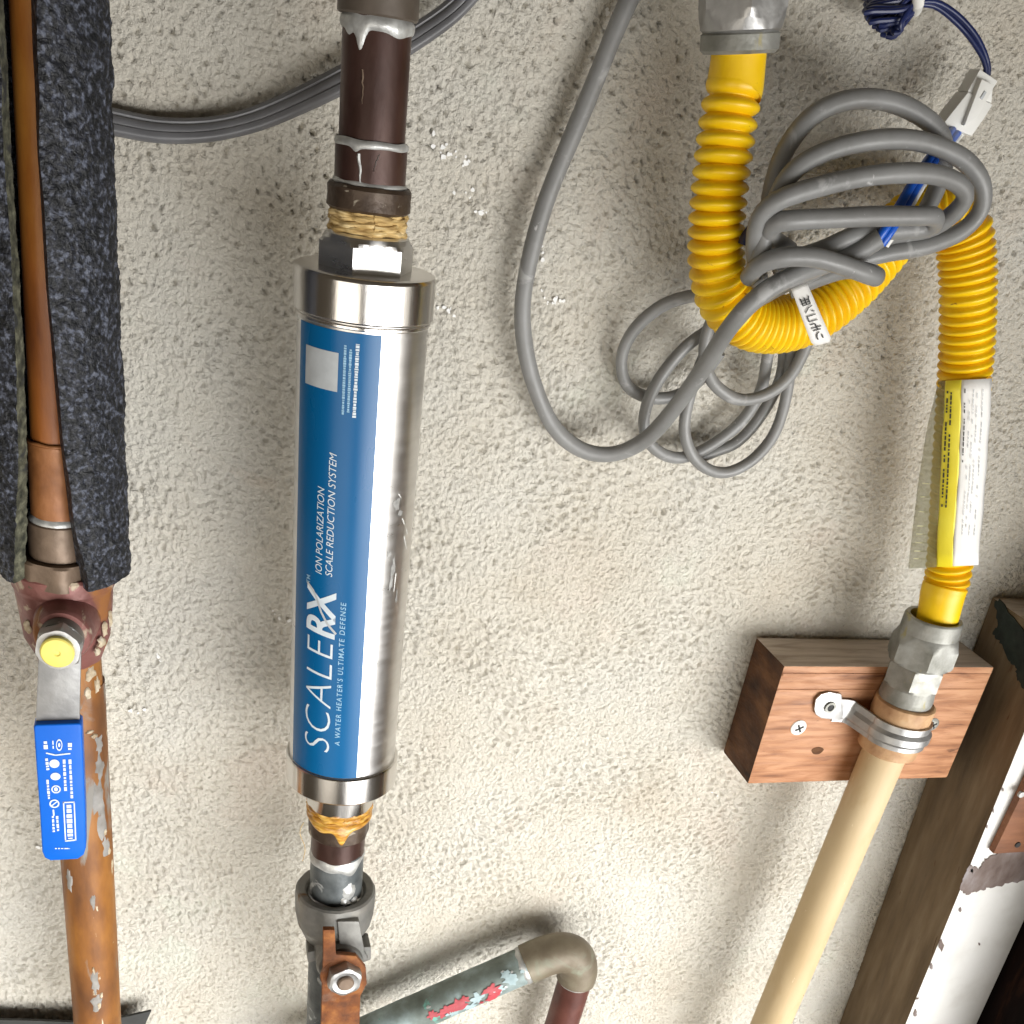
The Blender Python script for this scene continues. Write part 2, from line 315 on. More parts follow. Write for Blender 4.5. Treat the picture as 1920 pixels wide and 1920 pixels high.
MT['tan_paint'] = M('tan_paint', [(0.3, (0.50, 0.37, 0.20)), (0.55, (0.57, 0.44, 0.26)), (0.8, (0.62, 0.50, 0.32))], 22, 6, (0.5, 0.66), bump=0.00015, bscale=160, stretch=(1, 1, 0.4), spots=[(140, 0.72, 0.03, (0.28, 0.17, 0.08), 0.7), (38, 0.60, 0.14, (0.50, 0.36, 0.19), 0.6), (240, 0.70, 0.04, (0.70, 0.58, 0.38), 0.6)])
MT['tan_rough'] = M('tan_rough', [(0.3, (0.36, 0.19, 0.09)), (0.55, (0.52, 0.32, 0.165)), (0.8, (0.62, 0.45, 0.27))], 90, 7, (0.5, 0.7), bump=0.0006, bscale=200)
MT['patina'] = M('patina', [(0.28, (0.085, 0.10, 0.085)), (0.48, (0.16, 0.195, 0.18)), (0.62, (0.27, 0.34, 0.345)), (0.78, (0.40, 0.50, 0.53))], 42, 7, (0.5, 0.72), 0.15, bump=0.0004, bscale=200,
                 spots=[(36, 0.63, 0.03, (0.14, 0.36, 0.30), 0.7)])
MT['paint_red'] = M('paint_red', [(0.3, (0.30, 0.028, 0.04)), (0.7, (0.46, 0.06, 0.075))], 90, 5, (0.45, 0.6), bump=0.0003)
MT['paint_pale'] = M('paint_pale', [(0.3, (0.24, 0.33, 0.35)), (0.7, (0.42, 0.53, 0.56))], 90, 5, (0.5, 0.65), bump=0.0003)
MT['elbow_brown'] = M('elbow_brown', [(0.3, (0.10, 0.078, 0.052)), (0.55, (0.18, 0.15, 0.105)), (0.8, (0.27, 0.25, 0.18))], 40, 7, (0.45, 0.62), 0.2, bump=0.0003, bscale=180, spots=[(34, 0.54, 0.10, (0.22, 0.235, 0.175), 0.7, 0.0)])
MT['drop_red'] = M('drop_red', [(0.3, (0.060, 0.018, 0.013)), (0.55, (0.11, 0.034, 0.024)), (0.8, (0.17, 0.075, 0.05))], 40, 7, (0.4, 0.6), 0.2, bump=0.0002, bscale=180)
MT['black_plastic'] = M('black_plastic', [(0.3, (0.016, 0.017, 0.016)), (0.7, (0.030, 0.031, 0.029))], 60, 5, (0.5, 0.7), bump=0.0002, bscale=160)
MT['fleck'] = M('fleck', [(0.3, (0.78, 0.78, 0.76)), (0.7, (0.86, 0.86, 0.85))], 60, 3, (0.5, 0.7))
# clear plastic film of the hose tag
m = bpy.data.materials.new('clear_film'); m.use_nodes = True; b = m.node_tree.nodes['Principled BSDF']
b.inputs['Base Color'].default_value = (0.52, 0.51, 0.24, 1); b.inputs['Roughness'].default_value = 0.22; b.inputs['Alpha'].default_value = 0.42
nz = m.node_tree.nodes.new('ShaderNodeTexNoise'); nz.inputs['Scale'].default_value = 140
bp = m.node_tree.nodes.new('ShaderNodeBump'); bp.inputs['Distance'].default_value = 0.0008
m.node_tree.links.new(nz.outputs['Fac'], bp.inputs['Height']); m.node_tree.links.new(bp.outputs[0], b.inputs['Normal']); MT['clear_film'] = m

# ------------------------------------------------------------------ the wall: stucco as real relief
def band(nz, nx, dx, lam, an=1.0, ang=0.0, bw=0.55):
    """band-passed noise of wavelength lam (m), stretched by an along direction ang"""
    kz = np.fft.fftfreq(nz, dx)[:, None]; kx = np.fft.rfftfreq(nx, dx)[None, :]
    c, s = math.cos(ang), math.sin(ang); u = kx * c + kz * s; v = -kx * s + kz * c
    k = np.sqrt((u * an) ** 2 + (v / 1.0) ** 2) + 1e-9
    g = np.exp(-(np.log(k * lam) / bw) ** 2)
    f = np.fft.rfft2(rng.standard_normal((nz, nx))) * g
    o = np.fft.irfft2(f, (nz, nx)); return o / o.std()
def build_wall():
    dx = 0.0008; x0, x1, z0, z1 = -0.24, 0.53, -0.58, 0.18
    nx = int((x1 - x0) / dx); nz = int((z1 - z0) / dx)
    X = x0 + np.arange(nx) * dx; Z = z0 + np.arange(nz) * dx
    g = lambda *a, **k: band(nz, nx, dx, *a, **k)
    th = np.arctan2(Z[:, None] - 0.14, X[None, :] - 0.34) + math.pi / 2 + 0.35 * g(0.12)      # trowel arcs
    bumps = np.zeros((nz, nx))
    for k in range(6):
        a_ = math.pi * k / 6; bumps += g(0.0040, 2.2, a_, bw=0.5) * np.abs(np.cos(th - a_)) ** 6
    w2 = 1 / (1 + np.exp(-3 * g(0.1)))
    bumps = bumps / bumps.std() * (0.45 + 0.55 * w2) + g(0.0034, bw=0.5) * (0.8 - 0.40 * w2)
    bumps /= bumps.std(); crev = np.clip(-bumps - 0.50, 0, 1.5); bumps = np.tanh(bumps)
    pits = g(0.0038, 1.5, rad(-50), bw=0.45); pits2 = g(0.0027, bw=0.45)
    pit = np.clip(pits - 1.3, 0, 1.2) + 0.8 * np.clip(pits2 - 1.5, 0, 1.0)
    top = np.clip((Z[:, None] + 0.13 + 0.05 * g(0.3)) / 0.16, 0, 1)          # smoother, pitted coat higher up
    H = (1 - 0.70 * top) * (0.00046 * bumps - 0.00092 * crev) * (0.75 + 0.5 * w2) - (0.5 + 0.9 * top) * 0.0020 * pit + 0.00024 * g(0.0019)
    H += 0.0003 * g(0.05) + 0.0006 * g(0.15)
    sc = g(0.02, 5.0, rad(-52)); H -= 0.0007 * top * np.clip(sc - 1.9, 0, 0.8)    # trowel scratches
    e = np.minimum.reduce([np.minimum(np.arange(nx), nx - 1 - np.arange(nx))[None, :] + 0 * Z[:, None], np.minimum(np.arange(nz), nz - 1 - np.arange(nz))[:, None] + 0 * X[None, :]])
    H *= np.clip(e / 12.0, 0, 1)
    V = np.stack([np.broadcast_to(X[None], H.shape), -H, np.broadcast_to(Z[:, None], H.shape)], -1).reshape(-1, 3)
    i = np.arange(nz - 1)[:, None] * nx + np.arange(nx - 1)[None, :]
    Fq = np.stack([i, i + 1, i + nx + 1, i + nx], -1).reshape(-1, 4)
    # plain skirt round the modelled patch
    X1, Z1 = X[-1], Z[-1]; n = len(V); B = 1.2
    sk = np.array([(x0 - B, 0, z0 - B), (X1 + B, 0, z0 - B), (X1 + B, 0, Z1 + B), (x0 - B, 0, Z1 + B), (x0, 0, z0), (X1, 0, z0), (X1, 0, Z1), (x0, 0, Z1)])
    Fs = np.array([(0, 1, 5, 4), (1, 2, 6, 5), (2, 3, 7, 6), (3, 0, 4, 7)]) + n
    V = np.vstack([V, sk]); Fq = np.vstack([Fq, Fs])
    me = bpy.data.meshes.new('stucco_wall'); me.vertices.add(len(V)); me.vertices.foreach_set('co', V.astype(np.float32).ravel())
    me.loops.add(Fq.size); me.loops.foreach_set('vertex_index', Fq.astype(np.int32).ravel())
    me.polygons.add(len(Fq)); me.polygons.foreach_set('loop_start', np.arange(0, Fq.size, 4, dtype=np.int32)); me.polygons.foreach_set('loop_total', np.full(len(Fq), 4, np.int32))
    me.update(calc_edges=True); me.materials.append(MT['stucco']); me.polygons.foreach_set('use_smooth', [True] * len(Fq))
    o = bpy.data.objects.new('stucco_wall', me); COL.objects.link(o); o['kind'] = 'structure'
    return o, lambda x, z: float(H[min(nz - 1, max(0, int((z - z0) / dx))), min(nx - 1, max(0, int((x - x0) / dx)))])
wall, wall_h = build_wall()
# white splashes of paint on the wall
vf = []
for (cx, cy, n, sp) in [(843, 282, 9, 16), (868, 300, 5, 14), (885, 370, 5, 14), (1018, 470, 5, 8), (840, 585, 4, 7), (1040, 565, 8, 14), (1033, 575, 5, 10), (905, 395, 3, 8),
                        (78, 1585, 5, 8), (98, 1640, 4, 8), (275, 1330, 4, 12), (522, 1150, 4, 8), (1345, 1490, 3, 8), (300, 1240, 3, 8), (1130, 25, 2, 6), (820, 570, 3, 8)]:
    for k in range(n):
        c = at(cx + random.gauss(0, sp), cy + random.gauss(0, sp * 0.8), 0.0); c[1] = -wall_h(c[0], c[2]) - 0.0001; r = random.uniform(0.0004, 0.0014)
        m = 7; a0 = random.random() * 6
        pts = [c + np.array([math.cos(a0 + 2 * math.pi * j / m) * r * random.uniform(0.5, 1.2), 0, math.sin(a0 + 2 * math.pi * j / m) * r * random.uniform(0.5, 1.2)]) for j in range(m)]
        vf.append(prism(pts, np.array([0, -0.0005, 0])))
o = mesh('paint_splash', join(*vf), MT['fleck'], parent=wall); o['kind'] = 'stuff'

# ------------------------------------------------------------------ text helpers
def text_vf(body, offset=0.0, shear=0.0, spacing=1.0, res=4):
    c = bpy.data.curves.new('t', 'FONT'); c.body = body; c.offset = offset; c.shear = shear; c.space_character = spacing; c.resolution_u = res
    o = bpy.data.objects.new('t', c); COL.objects.link(o); dg = bpy.context.evaluated_depsgraph_get(); e = o.evaluated_get(dg)
    me = e.to_mesh(); bm = bmesh.new(); bm.from_mesh(me); e.to_mesh_clear()
    bpy.data.objects.remove(o); bpy.data.curves.remove(c)
    xs = [v.co.x for v in bm.verts]; ys = [v.co.y for v in bm.verts]
    for k in range(1, 14):
        y = min(ys) + (max(ys) - min(ys)) * k / 14
        bmesh.ops.bisect_plane(bm, geom=bm.verts[:] + bm.edges[:] + bm.faces[:], plane_co=(0, y, 0), plane_no=(0, 1, 0))
    bm.verts.ensure_lookup_table(); bm.verts.index_update()
    V = np.array([v.co[:] for v in bm.verts]); Fc = [tuple(v.index for v in f.verts) for f in bm.faces]; bm.free()
    V[:, 0] -= min(xs); V[:, 0] /= (max(xs) - min(xs)); return V, Fc      # u runs 0..1, v in em units
def ribbon(pts, wd):
    """flat stroke through 2-D points"""
    P = np.array(pts, float); T = np.gradient(P, axis=0); T /= np.linalg.norm(T, axis=1)[:, None] + 1e-12
    N = np.stack([-T[:, 1], T[:, 0]], 1) * wd / 2; n = len(P)
    V = np.vstack([P + N, P - N]); return np.c_[V, np.zeros(2 * n)], [(i, i + 1, n + i + 1, n + i) for i in range(n - 1)]
def dense(pts, k=5):
    out = []
    for a, b in zip(pts[:-1], pts[1:]):
        for j in range(k): out.append((a[0] + (b[0] - a[0]) * j / k, a[1] + (b[1] - a[1]) * j / k))
    out.append(pts[-1]); return out

# ------------------------------------------------------------------ canister of the water conditioner on the centre line
LC = Line((683, 560), (640, 1450), 0.065)
RC, RB = 0.0270, 0.02545
t_cap_top, t_cap_bot = LC.t(524, RC), LC.t(612, RC)
t_bc_top, t_bc_bot = LC.t(1464, RC), LC.t(1515, RC)
can = thing('water_conditioner', 'polished steel water conditioner canister with blue label on the centre pipe', 'canister', LC.P(t_bc_bot))
mesh('body', lathe(LC, [(t_bc_top - 0.002, RB), (t_bc_top + 0.06, RB), (t_cap_bot - 0.06, RB), (t_cap_bot + 0.002, RB)], 96), MT['steel_brushed'], can)
mesh('seam_ring', lathe(LC, ring(t_cap_bot - 0.0022, t_cap_bot - 0.0006, RB + 0.0007, 0.0004), 96), MT['steel_polished'], can)
mesh('top_cap', lathe(LC, [(t_cap_bot, RC - 0.0008), (t_cap_bot + 0.0007, RC), (t_cap_top - 0.0014, RC), (t_cap_top - 0.0004, RC - 0.0005), (t_cap_top, RC - 0.0016), (t_cap_top + 0.0002, 0.016)], 96), MT['steel_polished'], can)
mesh('bottom_cap', lathe(LC, [(t_bc_bot, 0.016), (t_bc_bot + 0.0002, RC - 0.0024), (t_bc_bot + 0.0008, RC - 0.0008), (t_bc_bot + 0.0018, RC), (t_bc_top - 0.0006, RC), (t_bc_top, RC - 0.0006)], 96), MT['steel_polished'], can)
hx = LC.r(176, 480); apo = hx * 0.885
th0, th1 = t_cap_top - 0.001, LC.t(450, apo)
hprof = [(th0, hx * 1.04), (th1 - 0.0030, hx * 1.04), (th1 - 0.0016, apo * 1.06), (th1, apo * 0.985), (th1 + 0.0008, apo * 0.90)]
mesh('hex_nut', lathe(LC, hprof, 72, hexf(apo, rad(-24)), rad(-24)), MT['steel_brushed'], can, sharp=20)
mesh('bottom_hex', lathe(LC, [(LC.t(1537, 0.0165), 0.0155), (LC.t(1535, 0.0165), 0.0165), (t_bc_bot + 0.001, 0.0185)], 72, hexf(0.0162, rad(-35)), rad(-35)), MT['steel_polished'], can, sharp=20)
# label: a curved blue sheet
phL = LC.hit(557.5, 1000, RB)[0]; phR = LC.hit(694.5, 1000, RB)[0]
tL0, tL1 = t_bc_top + 0.0004, t_cap_bot - 0.0030
def patch(L, p0, p1, t0, t1, r, np_=28, nt=24):
    V = [L.on(p0 + (p1 - p0) * i / np_, t0 + (t1 - t0) * j / nt, r) for j in range(nt + 1) for i in range(np_ + 1)]
    n = np_ + 1; Fc = [(j * n + i, j * n + i + 1, (j + 1) * n + i + 1, (j + 1) * n + i) for j in range(nt) for i in range(np_)]
    return V, Fc
label = mesh('label', patch(LC, phL, phR, tL0, tL1, RB + 0.00018), MT['label_blue'], can); label['label'] = 'glossy blue label with white lettering'
def on_can(vf, p_top, p_bot, x_base, t_off=0.0, lift=0.00032, cap=0.70, x_cap=None):
    """lay text (u 0..1, v in em) on the canister from pixel p_bot (start) up to p_top (end); baseline/cap given by picture x"""
    V, Fc = vf
    yb, yt = p_bot, p_top
    ph0a, t0 = LC.hit(x_base[0], yb, RB); ph0b, t1 = LC.hit(x_base[1], yt, RB)
    pca = LC.hit(x_cap[0], yb, RB)[0]; pcb = LC.hit(x_cap[1], yt, RB)[0]
    pb = (ph0a + ph0b) / 2; pc = (pca + pcb) / 2
    out = [LC.on(pb + (pc - pb) * v[1] / cap, t0 + (t1 - t0) * v[0], RB + lift) for v in V]
    return np.array(out), Fc
mesh('lettering', on_can(text_vf('SCALE', offset=-0.018, shear=0.14, spacing=1.06), 1203, 1411, (617, 627), x_cap=(569, 577)), MT['print_white'], label, smooth=False)
mesh('lettering', on_can(text_vf('RX', offset=0.022, shear=0.16, spacing=0.92), 1104, 1199, (625.5, 630), x_cap=(574, 579)), MT['print_white'], label, smooth=False)
sw = ribbon(dense([(0.12, -0.05), (0.3, 0.16), (0.5, 0.31), (0.72, 0.42), (0.86, 0.52), (0.98, 0.70)], 6), 0.05)
mesh('swoosh', on_can(sw, 1104, 1199, (625.5, 630), x_cap=(574, 579), lift=0.00048), MT['print_grey'], label, smooth=False)
mesh('lettering', on_can(text_vf('TM', offset=0.004), 1079, 1094, (582, 583), x_cap=(575.5, 576)), MT['print_pale'], label, smooth=False)
mesh('lettering', on_can(text_vf("A WATER HEATER'S ULTIMATE DEFENSE", offset=0.010, shear=0.1, spacing=1.25), 1130, 1398, (636, 650), x_cap=(626.5, 640)), MT['print_pale'], label, smooth=False)
mesh('lettering', on_can(text_vf('ION POLARIZATION', shear=0.22), 914, 1077, (604, 609), x_cap=(592, 596)), MT['print_white'], label, smooth=False)
mesh('lettering', on_can(text_vf('SCALE REDUCTION SYSTEM', shear=0.22), 850, 1082, (624, 631), x_cap=(611, 617)), MT['print_white'], label, smooth=False)
def fine_print(L, r, rows, lift, h):
    vf = []
    for (xa, ya, xb, yb) in rows:                      # rows of tiny unreadable print, as dashes
        u = 0.0
        while u < 1:
            d = random.uniform(0.012, 0.04); u2 = min(1, u + d)
            p0, t0 = L.hit(xa + (xb - xa) * u, ya + (yb - ya) * u, r); p1, t1 = L.hit(xa + (xb - xa) * u2, ya + (yb - ya) * u2, r)
            q = h / r * random.uniform(0.7, 1.15)
            vf.append(([L.on(p0 - q / 2, t0, r + lift), L.on(p0 + q / 2, t0, r + lift), L.on(p1 + q / 2, t1, r + lift), L.on(p1 - q / 2, t1, r + lift)], [(0, 1, 2, 3)]))
            u = u2 + random.uniform(0.004, 0.012)
    return join(*vf)
mesh('fine_print', fine_print(LC, RB, [(643, 777, 648, 647), (653, 773, 658, 655)], 0.0003, 0.0010), MT['print_pale'], label, smooth=False)
mesh('fine_print', fine_print(LC, RB, [(664, 783, 671, 645)], 0.0003, 0.0014), MT['print_white'], label, smooth=False)
pq = [LC.hit(574, 700, RB), LC.hit(634, 700, RB)]; tq = [LC.t(741, RB), LC.t(668, RB)]
mesh('blank_square', patch(LC, pq[0][0], pq[1][0], tq[0], tq[1], RB + 0.0003, 10, 4), MT['print_grey'], label)

def scuff(px, py, sx, sz, m='scuff', n=15, jag_=0.55, lift=0.00012):
    a, t = LC.hit(px, py, RB); V = [LC.on(a, t, RB + lift)]; k0 = random.random() * 6
    for k in range(n):
        q = random.uniform(1 - jag_, 1.1); V.append(LC.on(a + sx * q * math.cos(k0 + 2 * math.pi * k / n) / RB, t + sz * q * math.sin(k0 + 2 * math.pi * k / n), RB + lift))
    mesh('scuff', (V, [(0, 1 + k, 1 + (k + 1) % n) for k in range(n)]), MT[m], can, sharp=80)
for (x, y, a, b) in [(744, 946, 0.0026, 0.0030), (750, 962, 0.0016, 0.0022), (738, 1062, 0.0016, 0.006), (733, 1090, 0.0012, 0.005), (743, 1120, 0.0009, 0.004), (729, 1040, 0.0012, 0.002)]: scuff(x, y, a, b)
for pts in [(747, 926, 752, 934), (754, 972, 764, 1002), (728, 1052, 757, 1032), (752, 1068, 764, 1056), (742, 1075, 738, 1110), (757, 1005, 762, 1030)]:
    a0, t0 = LC.hit(pts[0], pts[1], RB); a1, t1 = LC.hit(pts[2], pts[3], RB); q = 0.00035 / RB
    mesh('scratch', ([LC.on(a0 - q, t0, RB + .00014), LC.on(a0 + q, t0, RB + .00014), LC.on(a1 + q * .5, t1, RB + .00014), LC.on(a1 - q * .5, t1, RB + .00014)], [(0, 1, 2, 3)]), MT['fleck'], can, smooth=False)
# ------------------------------------------------------------------ brown pipe above the canister
pipe = thing('brown_pipe', 'dark brown copper pipe with silver solder drips above the steel canister', 'pipe', LC.P(LC.t(440, 0.015)))
rp = LC.r(127, 150); rs = LC.r(134, 310); ra = LC.r(157, 370); rcol = LC.r(152, 20); rh = LC.r(150, 425)
t265, t345, t403, t440 = LC.t(268, rp), LC.t(352, rs), LC.t(404, ra), LC.t(446, rh)
mesh('pipe', lathe(LC, [(t265 - 0.004, rp), (LC.t(-160, rp), rp)], 64), MT['brown_pipe'], pipe)
mesh('sleeve', lathe(LC, ring(t345 - 0.002, t265 - 0.0006, rs), 64), MT['brown_pipe'], pipe)
mesh('top_coupling', lathe(LC, ring(LC.t(30, rcol), LC.t(-170, rcol), rcol), 64), MT['brown_collar'], pipe)
def wob(amp, n, seed):
    r_ = random.Random(seed); ph = [r_.random() * 6.28 for _ in range(n)]; am = [r_.random() for _ in range(n)]
    return lambda p: amp * sum(a * math.sin((k + 1) * p + q) for k, (a, q) in enumerate(zip(am, ph))) / n * 2
def bead(L, t, r, wd, th, seed, amp=0.0012, drips=(), segs=96, m='solder', par=None, name='solder_ring'):
    """uneven bead round a pipe; drips: (azimuth, length, half-width)"""
    w1, w2 = wob(amp, 9, seed), wob(amp * 0.6, 9, seed + 5); V = []; Fc = []; K = 5
    for i in range(segs):
        p = 2 * math.pi * i / segs; up = t + wd / 2 + w2(p); dn = t - wd / 2 + w1(p)
        for (a, ln, hw) in drips:
            d = (p - a + math.pi) % (2 * math.pi) - math.pi; dn -= ln * math.exp(-(d / hw) ** 2)
        for k in range(K + 1):
            u = k / K; V.append(L.on(p, dn + (up - dn) * u, r - 0.0002 + th * (math.sin(math.pi * u) ** 0.6) * (1 if 0 < k < K else 0)))
    n = K + 1
    for i in range(segs):
        for k in range(K):
            a = i * n + k; b = ((i + 1) % segs) * n + k; Fc.append((a, b, b + 1, a + 1))
    return mesh(name, (V, Fc), MT[m], par, sharp=80)
bead(LC, LC.t(44, rp), rp, 0.0046, 0.0012, 3, 0.0008, [(rad(-36), 0.0070, 0.16), (rad(-60), 0.002, 0.2), (rad(30), 0.001, 0.3)], par=pipe)
bead(LC, LC.t(274, rs), rs - 0.0003, 0.0030, 0.0009, 8, 0.0008, [(rad(-34), 0.0015, 0.12)], par=pipe)
bead(LC, LC.t(350, rs), rs, 0.0022, 0.0008, 12, 0.0006, [], par=pipe)
def streak(L, px1, py1, px2, py2, r, w_, name='solder_streak', m='solder', par=None, th=0.0005):
    a, t0 = L.hit(px1, py1, r); b, t1 = L.hit(px2, py2, r); V = []; n = 8
    for i in range(n + 1):
        u = i / n; p = a + (b - a) * u + random.gauss(0, 0.01); t = t0 + (t1 - t0) * u; q = w_ / r * (0.6 + 0.5 * math.sin(3 * u + 1)) / 2
        V += [L.on(p - q, t, r), L.on(p, t, r + th), L.on(p + q, t, r)]
    Fc = [(3 * i + k, 3 * i + k + 1, 3 * i + k + 4, 3 * i + k + 3) for i in range(n) for k in (0, 1)]
    return mesh(name, (V, Fc), MT[m], par, sharp=80)
streak(LC, 673, 288, 676, 352, rs, 0.0011, par=pipe); streak(LC, 711, 290, 700, 322, rs, 0.0004, par=pipe)
streak(LC, 680, 130, 680, 195, rp, 0.0006, m='brass_dull', par=pipe)
mesh('adapter', fbm_disp(*lathe(LC, [(t403, ra - 0.0012), (t403 + 0.001, ra), ((t403 + t345) / 2, ra - 0.0002), (t345 - 0.0012, ra), (t345, ra - 0.001)], 64), 0.0003, 0.006), MT['brown_rough'], pipe)
# hemp windings in the thread: several turns
vf = []
for k in range(6):
    tt = t440 + 0.0005 + (t403 - t440) * (k + 0.5) / 6
    P = [LC.on(2 * math.pi * i / 64, tt + 0.0006 * math.sin(i * 0.35 + k * 2), rh - 0.0016 - 0.0012 * (k % 2) * 0.5 + 0.0005 * math.sin(i * 1.1 + k)) for i in range(65)]
    vf.append(sweep(P, circle(0.0013, 8)))
vf.append(lathe(LC, [(th1 - 0.001, rh - 0.003), (t403 + 0.001, rh - 0.003)], 48))
mesh('hemp_seal', join(*vf), MT['hemp'], pipe)

# ------------------------------------------------------------------ fittings and rusty valve below the canister
low = thing('lower_fitting', 'brown adapter with amber hemp drip and grey solder under the steel canister', 'pipe fitting', LC.P(LC.t(1700, 0.012)))
r1, r2, r3 = LC.r(113, 1570), LC.r(99, 1600), LC.r(97, 1660)
tA, tB, tC_, tD = LC.t(1540, r1), LC.t(1592, r1), LC.t(1616, r2), LC.t(1700, r3)
mesh('adapter', fbm_disp(*lathe(LC, [(tB, r1 - 0.0014), (tB + 0.001, r1 - 0.0002), ((tA + tB) / 2, r1), (tA, r1)], 72, hexf(r1 * 0.95, rad(-20)), rad(-20)), 0.0002, 0.006, 2), MT['brown_rough'], low, sharp=24)
mesh('sleeve', lathe(LC, ring(tC_ - 0.004, tB + 0.001, r2), 64), MT['brown_pipe'], low)
mesh('pipe', fbm_disp(*lathe(LC, [(tD - 0.02, r3), (tD, r3), ((tD + tC_) / 2, r3), (tC_ - 0.001, r3)], 64), 0.0002, 0.008, 4), MT['grey_pipe'], low)
bead(LC, LC.t(1630, r2), r2 - 0.0001, 0.0065, 0.0009, 31, 0.0013, [(rad(25), 0.004, 0.35), (rad(60), -0.004, 0.4)], par=low)
bead(LC, LC.t(1704, r3), r3 - 0.0002, 0.003, 0.0016, 77, 0.002, [(rad(20), -0.006, 0.22), (rad(48), -0.002, 0.2)], par=low)
for (x, y, a, b) in [(655, 1672, 0.0045, 0.006), (664, 1690, 0.003, 0.004), (646, 1690, 0.0025, 0.003)]:
    a_, t_ = LC.hit(x, y, r3); V = []
    for j in range(5):
        for k in range(14):
            q = (1 - (j / 4) ** 2) ** 0.5 if j < 4 else 0.0; u = j / 4
            V.append(LC.on(a_ + a * (1 - u) * math.cos(k * 0.4488) * random.uniform(.75, 1.15) / r3, t_ + b * (1 - u) * math.sin(k * 0.4488) * random.uniform(.75, 1.15), r3 - 0.0003 + 0.0018 * u ** 0.6))
    mesh('solder_lump', (V, [(j * 14 + k, j * 14 + (k + 1) % 14, (j + 1) * 14 + (k + 1) % 14, (j + 1) * 14 + k) for j in range(4) for k in range(14)]), MT['solder'], low, sharp=80)
rh2 = LC.r(124, 1545)
vf = []
for k in range(5):
    tt = LC.t(1552, rh2) + 0.0056 * (k + 0.3) / 5
    P = [LC.on(2 * math.pi * i / 64, tt + 0.0006 * math.sin(i * 0.4 + k * 2), rh2 - 0.0016 + 0.0004 * math.sin(i * 1.3 + k)) for i in range(65)]
    vf.append(sweep(P, circle(0.0012, 8)))
mesh('hemp_seal', join(*vf), MT['hemp_wet'], low)
bead(LC, LC.t(1556, r1), r1, 0.0032, 0.0012, 44, 0.0006, [(LC.hit(641, 1580, r1)[0], 0.0085, 0.20), (LC.hit(600, 1570, r1)[0], 0.003, 0.35)], m='hemp_wet', par=low, name='hemp_drip')
P0 = LC.hit(575, 1545, rh2); strand = [LC.on(P0[0] - 0.1, P0[1], rh2 + 0.001 + 0.0006 * math.sin(k)) - np.array([0.0012 * math.sin(k * 0.7), 0, 0.0031 * k]) for k in range(9)]
mesh('hemp_strand', sweep(catmull(strand, 4), circle(0.00018, 6)), MT['hemp'], low)

rv = LC.r(147, 1715); tv = LC.t(1712, rv)
val = thing('lever_valve', 'old grey valve with rusty lever and hex nut below the canister', 'valve', LC.P(tv - 0.05))
octf = lambda p, t, r: min(r, 1.03 * rv * 0.94 / math.cos(((p - rad(-12)) % (math.pi / 4)) - math.pi / 8))
mesh('body', lathe(LC, [(tv - 0.036, rv * 0.60), (tv - 0.031, rv * 0.76), (tv - 0.022, rv * 0.93), (tv - 0.015, rv * 0.985), (tv - 0.004, rv), (tv - 0.001, rv * 0.985), (tv, rv * 0.93), (tv - 0.0008, rv * 0.76), (tv - 0.002, rv * 0.70), (tv - 0.006, rv * 0.68)], 72, octf), MT['grey_iron'], val, sharp=30)
mesh('tail_pipe', lathe(LC, [(tv - 0.30, rv * 0.60), (tv - 0.02, rv * 0.62)], 48), MT['grey_pipe'], val)
nc = at(646, 1836, 0.102)                                           # nut, well off the wall
class Axis(Line):
    """line along any direction"""
    def __init__(s, A, D, up=(0, 0, 1)):
        s.A = np.array(A, float); s.D = norm(D); u = np.array(up, float); s.U = norm(np.cross(u, s.D)); s.V = norm(u - s.D * s.D.dot(u))
stem_c = np.array([nc[0], nc[1], nc[2]])
AX = Axis(stem_c, (0.05, -1, 0.05))
mesh('stem_housing', lathe(AX, [(-0.045, 0.012), (-0.016, 0.012), (-0.014, 0.0125), (-0.011, 0.0115)], 48), MT['grey_iron'], val)
yk = at(656, 1762, 0.086)
mesh('yoke', prism([at(632, 1728, 0.088), at(674, 1728, 0.088), at(684, 1785, 0.088), at(692, 1800, 0.088), at(640, 1806, 0.088)], np.array([0, 0.018, 0]), 0), MT['grey_iron'], val, bevel=0.0012)
mesh('stop_lug', prism([at(676, 1776, 0.086), at(696, 1776, 0.086), at(696, 1800, 0.086), at(680, 1806, 0.086)], np.array([0, 0.012, 0])), MT['grey_iron'], val, bevel=0.001)
mesh('side_lug', prism([at(577, 1786, 0.08), at(606, 1780, 0.08), at(606, 1800, 0.08), at(577, 1806, 0.08)], np.array([0, 0.012, 0])), MT['grey_iron'], val, bevel=0.001)
hp = [(606, 1744), (628, 1744), (630, 1790), (668, 1793), (686, 1815), (688, 1845), (676, 1868), (672, 1990), (600, 1990), (604, 1850), (606, 1800)]
lev = mesh('lever', prism([at(x, y, 0.098) for x, y in hp], np.array([0, 0.0032, 0])), MT['rust'], val, bevel=0.0006)
lev['label'] = 'rust-brown flat steel lever'
hr = LC.r(62, 1840) * 0.92
mesh('hex_nut', lathe(AX, [(-0.004, hr * 1.08), (-0.003, hr * 1.12), (0.0015, hr * 1.12), (0.0028, hr * 1.0), (0.0033, hr * 0.8), (0.0026, hr * 0.55)], 72, hexf(hr * 0.93, rad(8)), rad(8)), MT['zinc'], val, sharp=24)
mesh('washer', lathe(AX, ring(-0.0058, -0.0038, hr * 1.38), 48), MT['rust'], val)
mesh('stem', lathe(AX, [(-0.004, hr * 0.50), (0.0040, hr * 0.50), (0.0046, hr * 0.42)], 32), MT['brass_dull'], val)

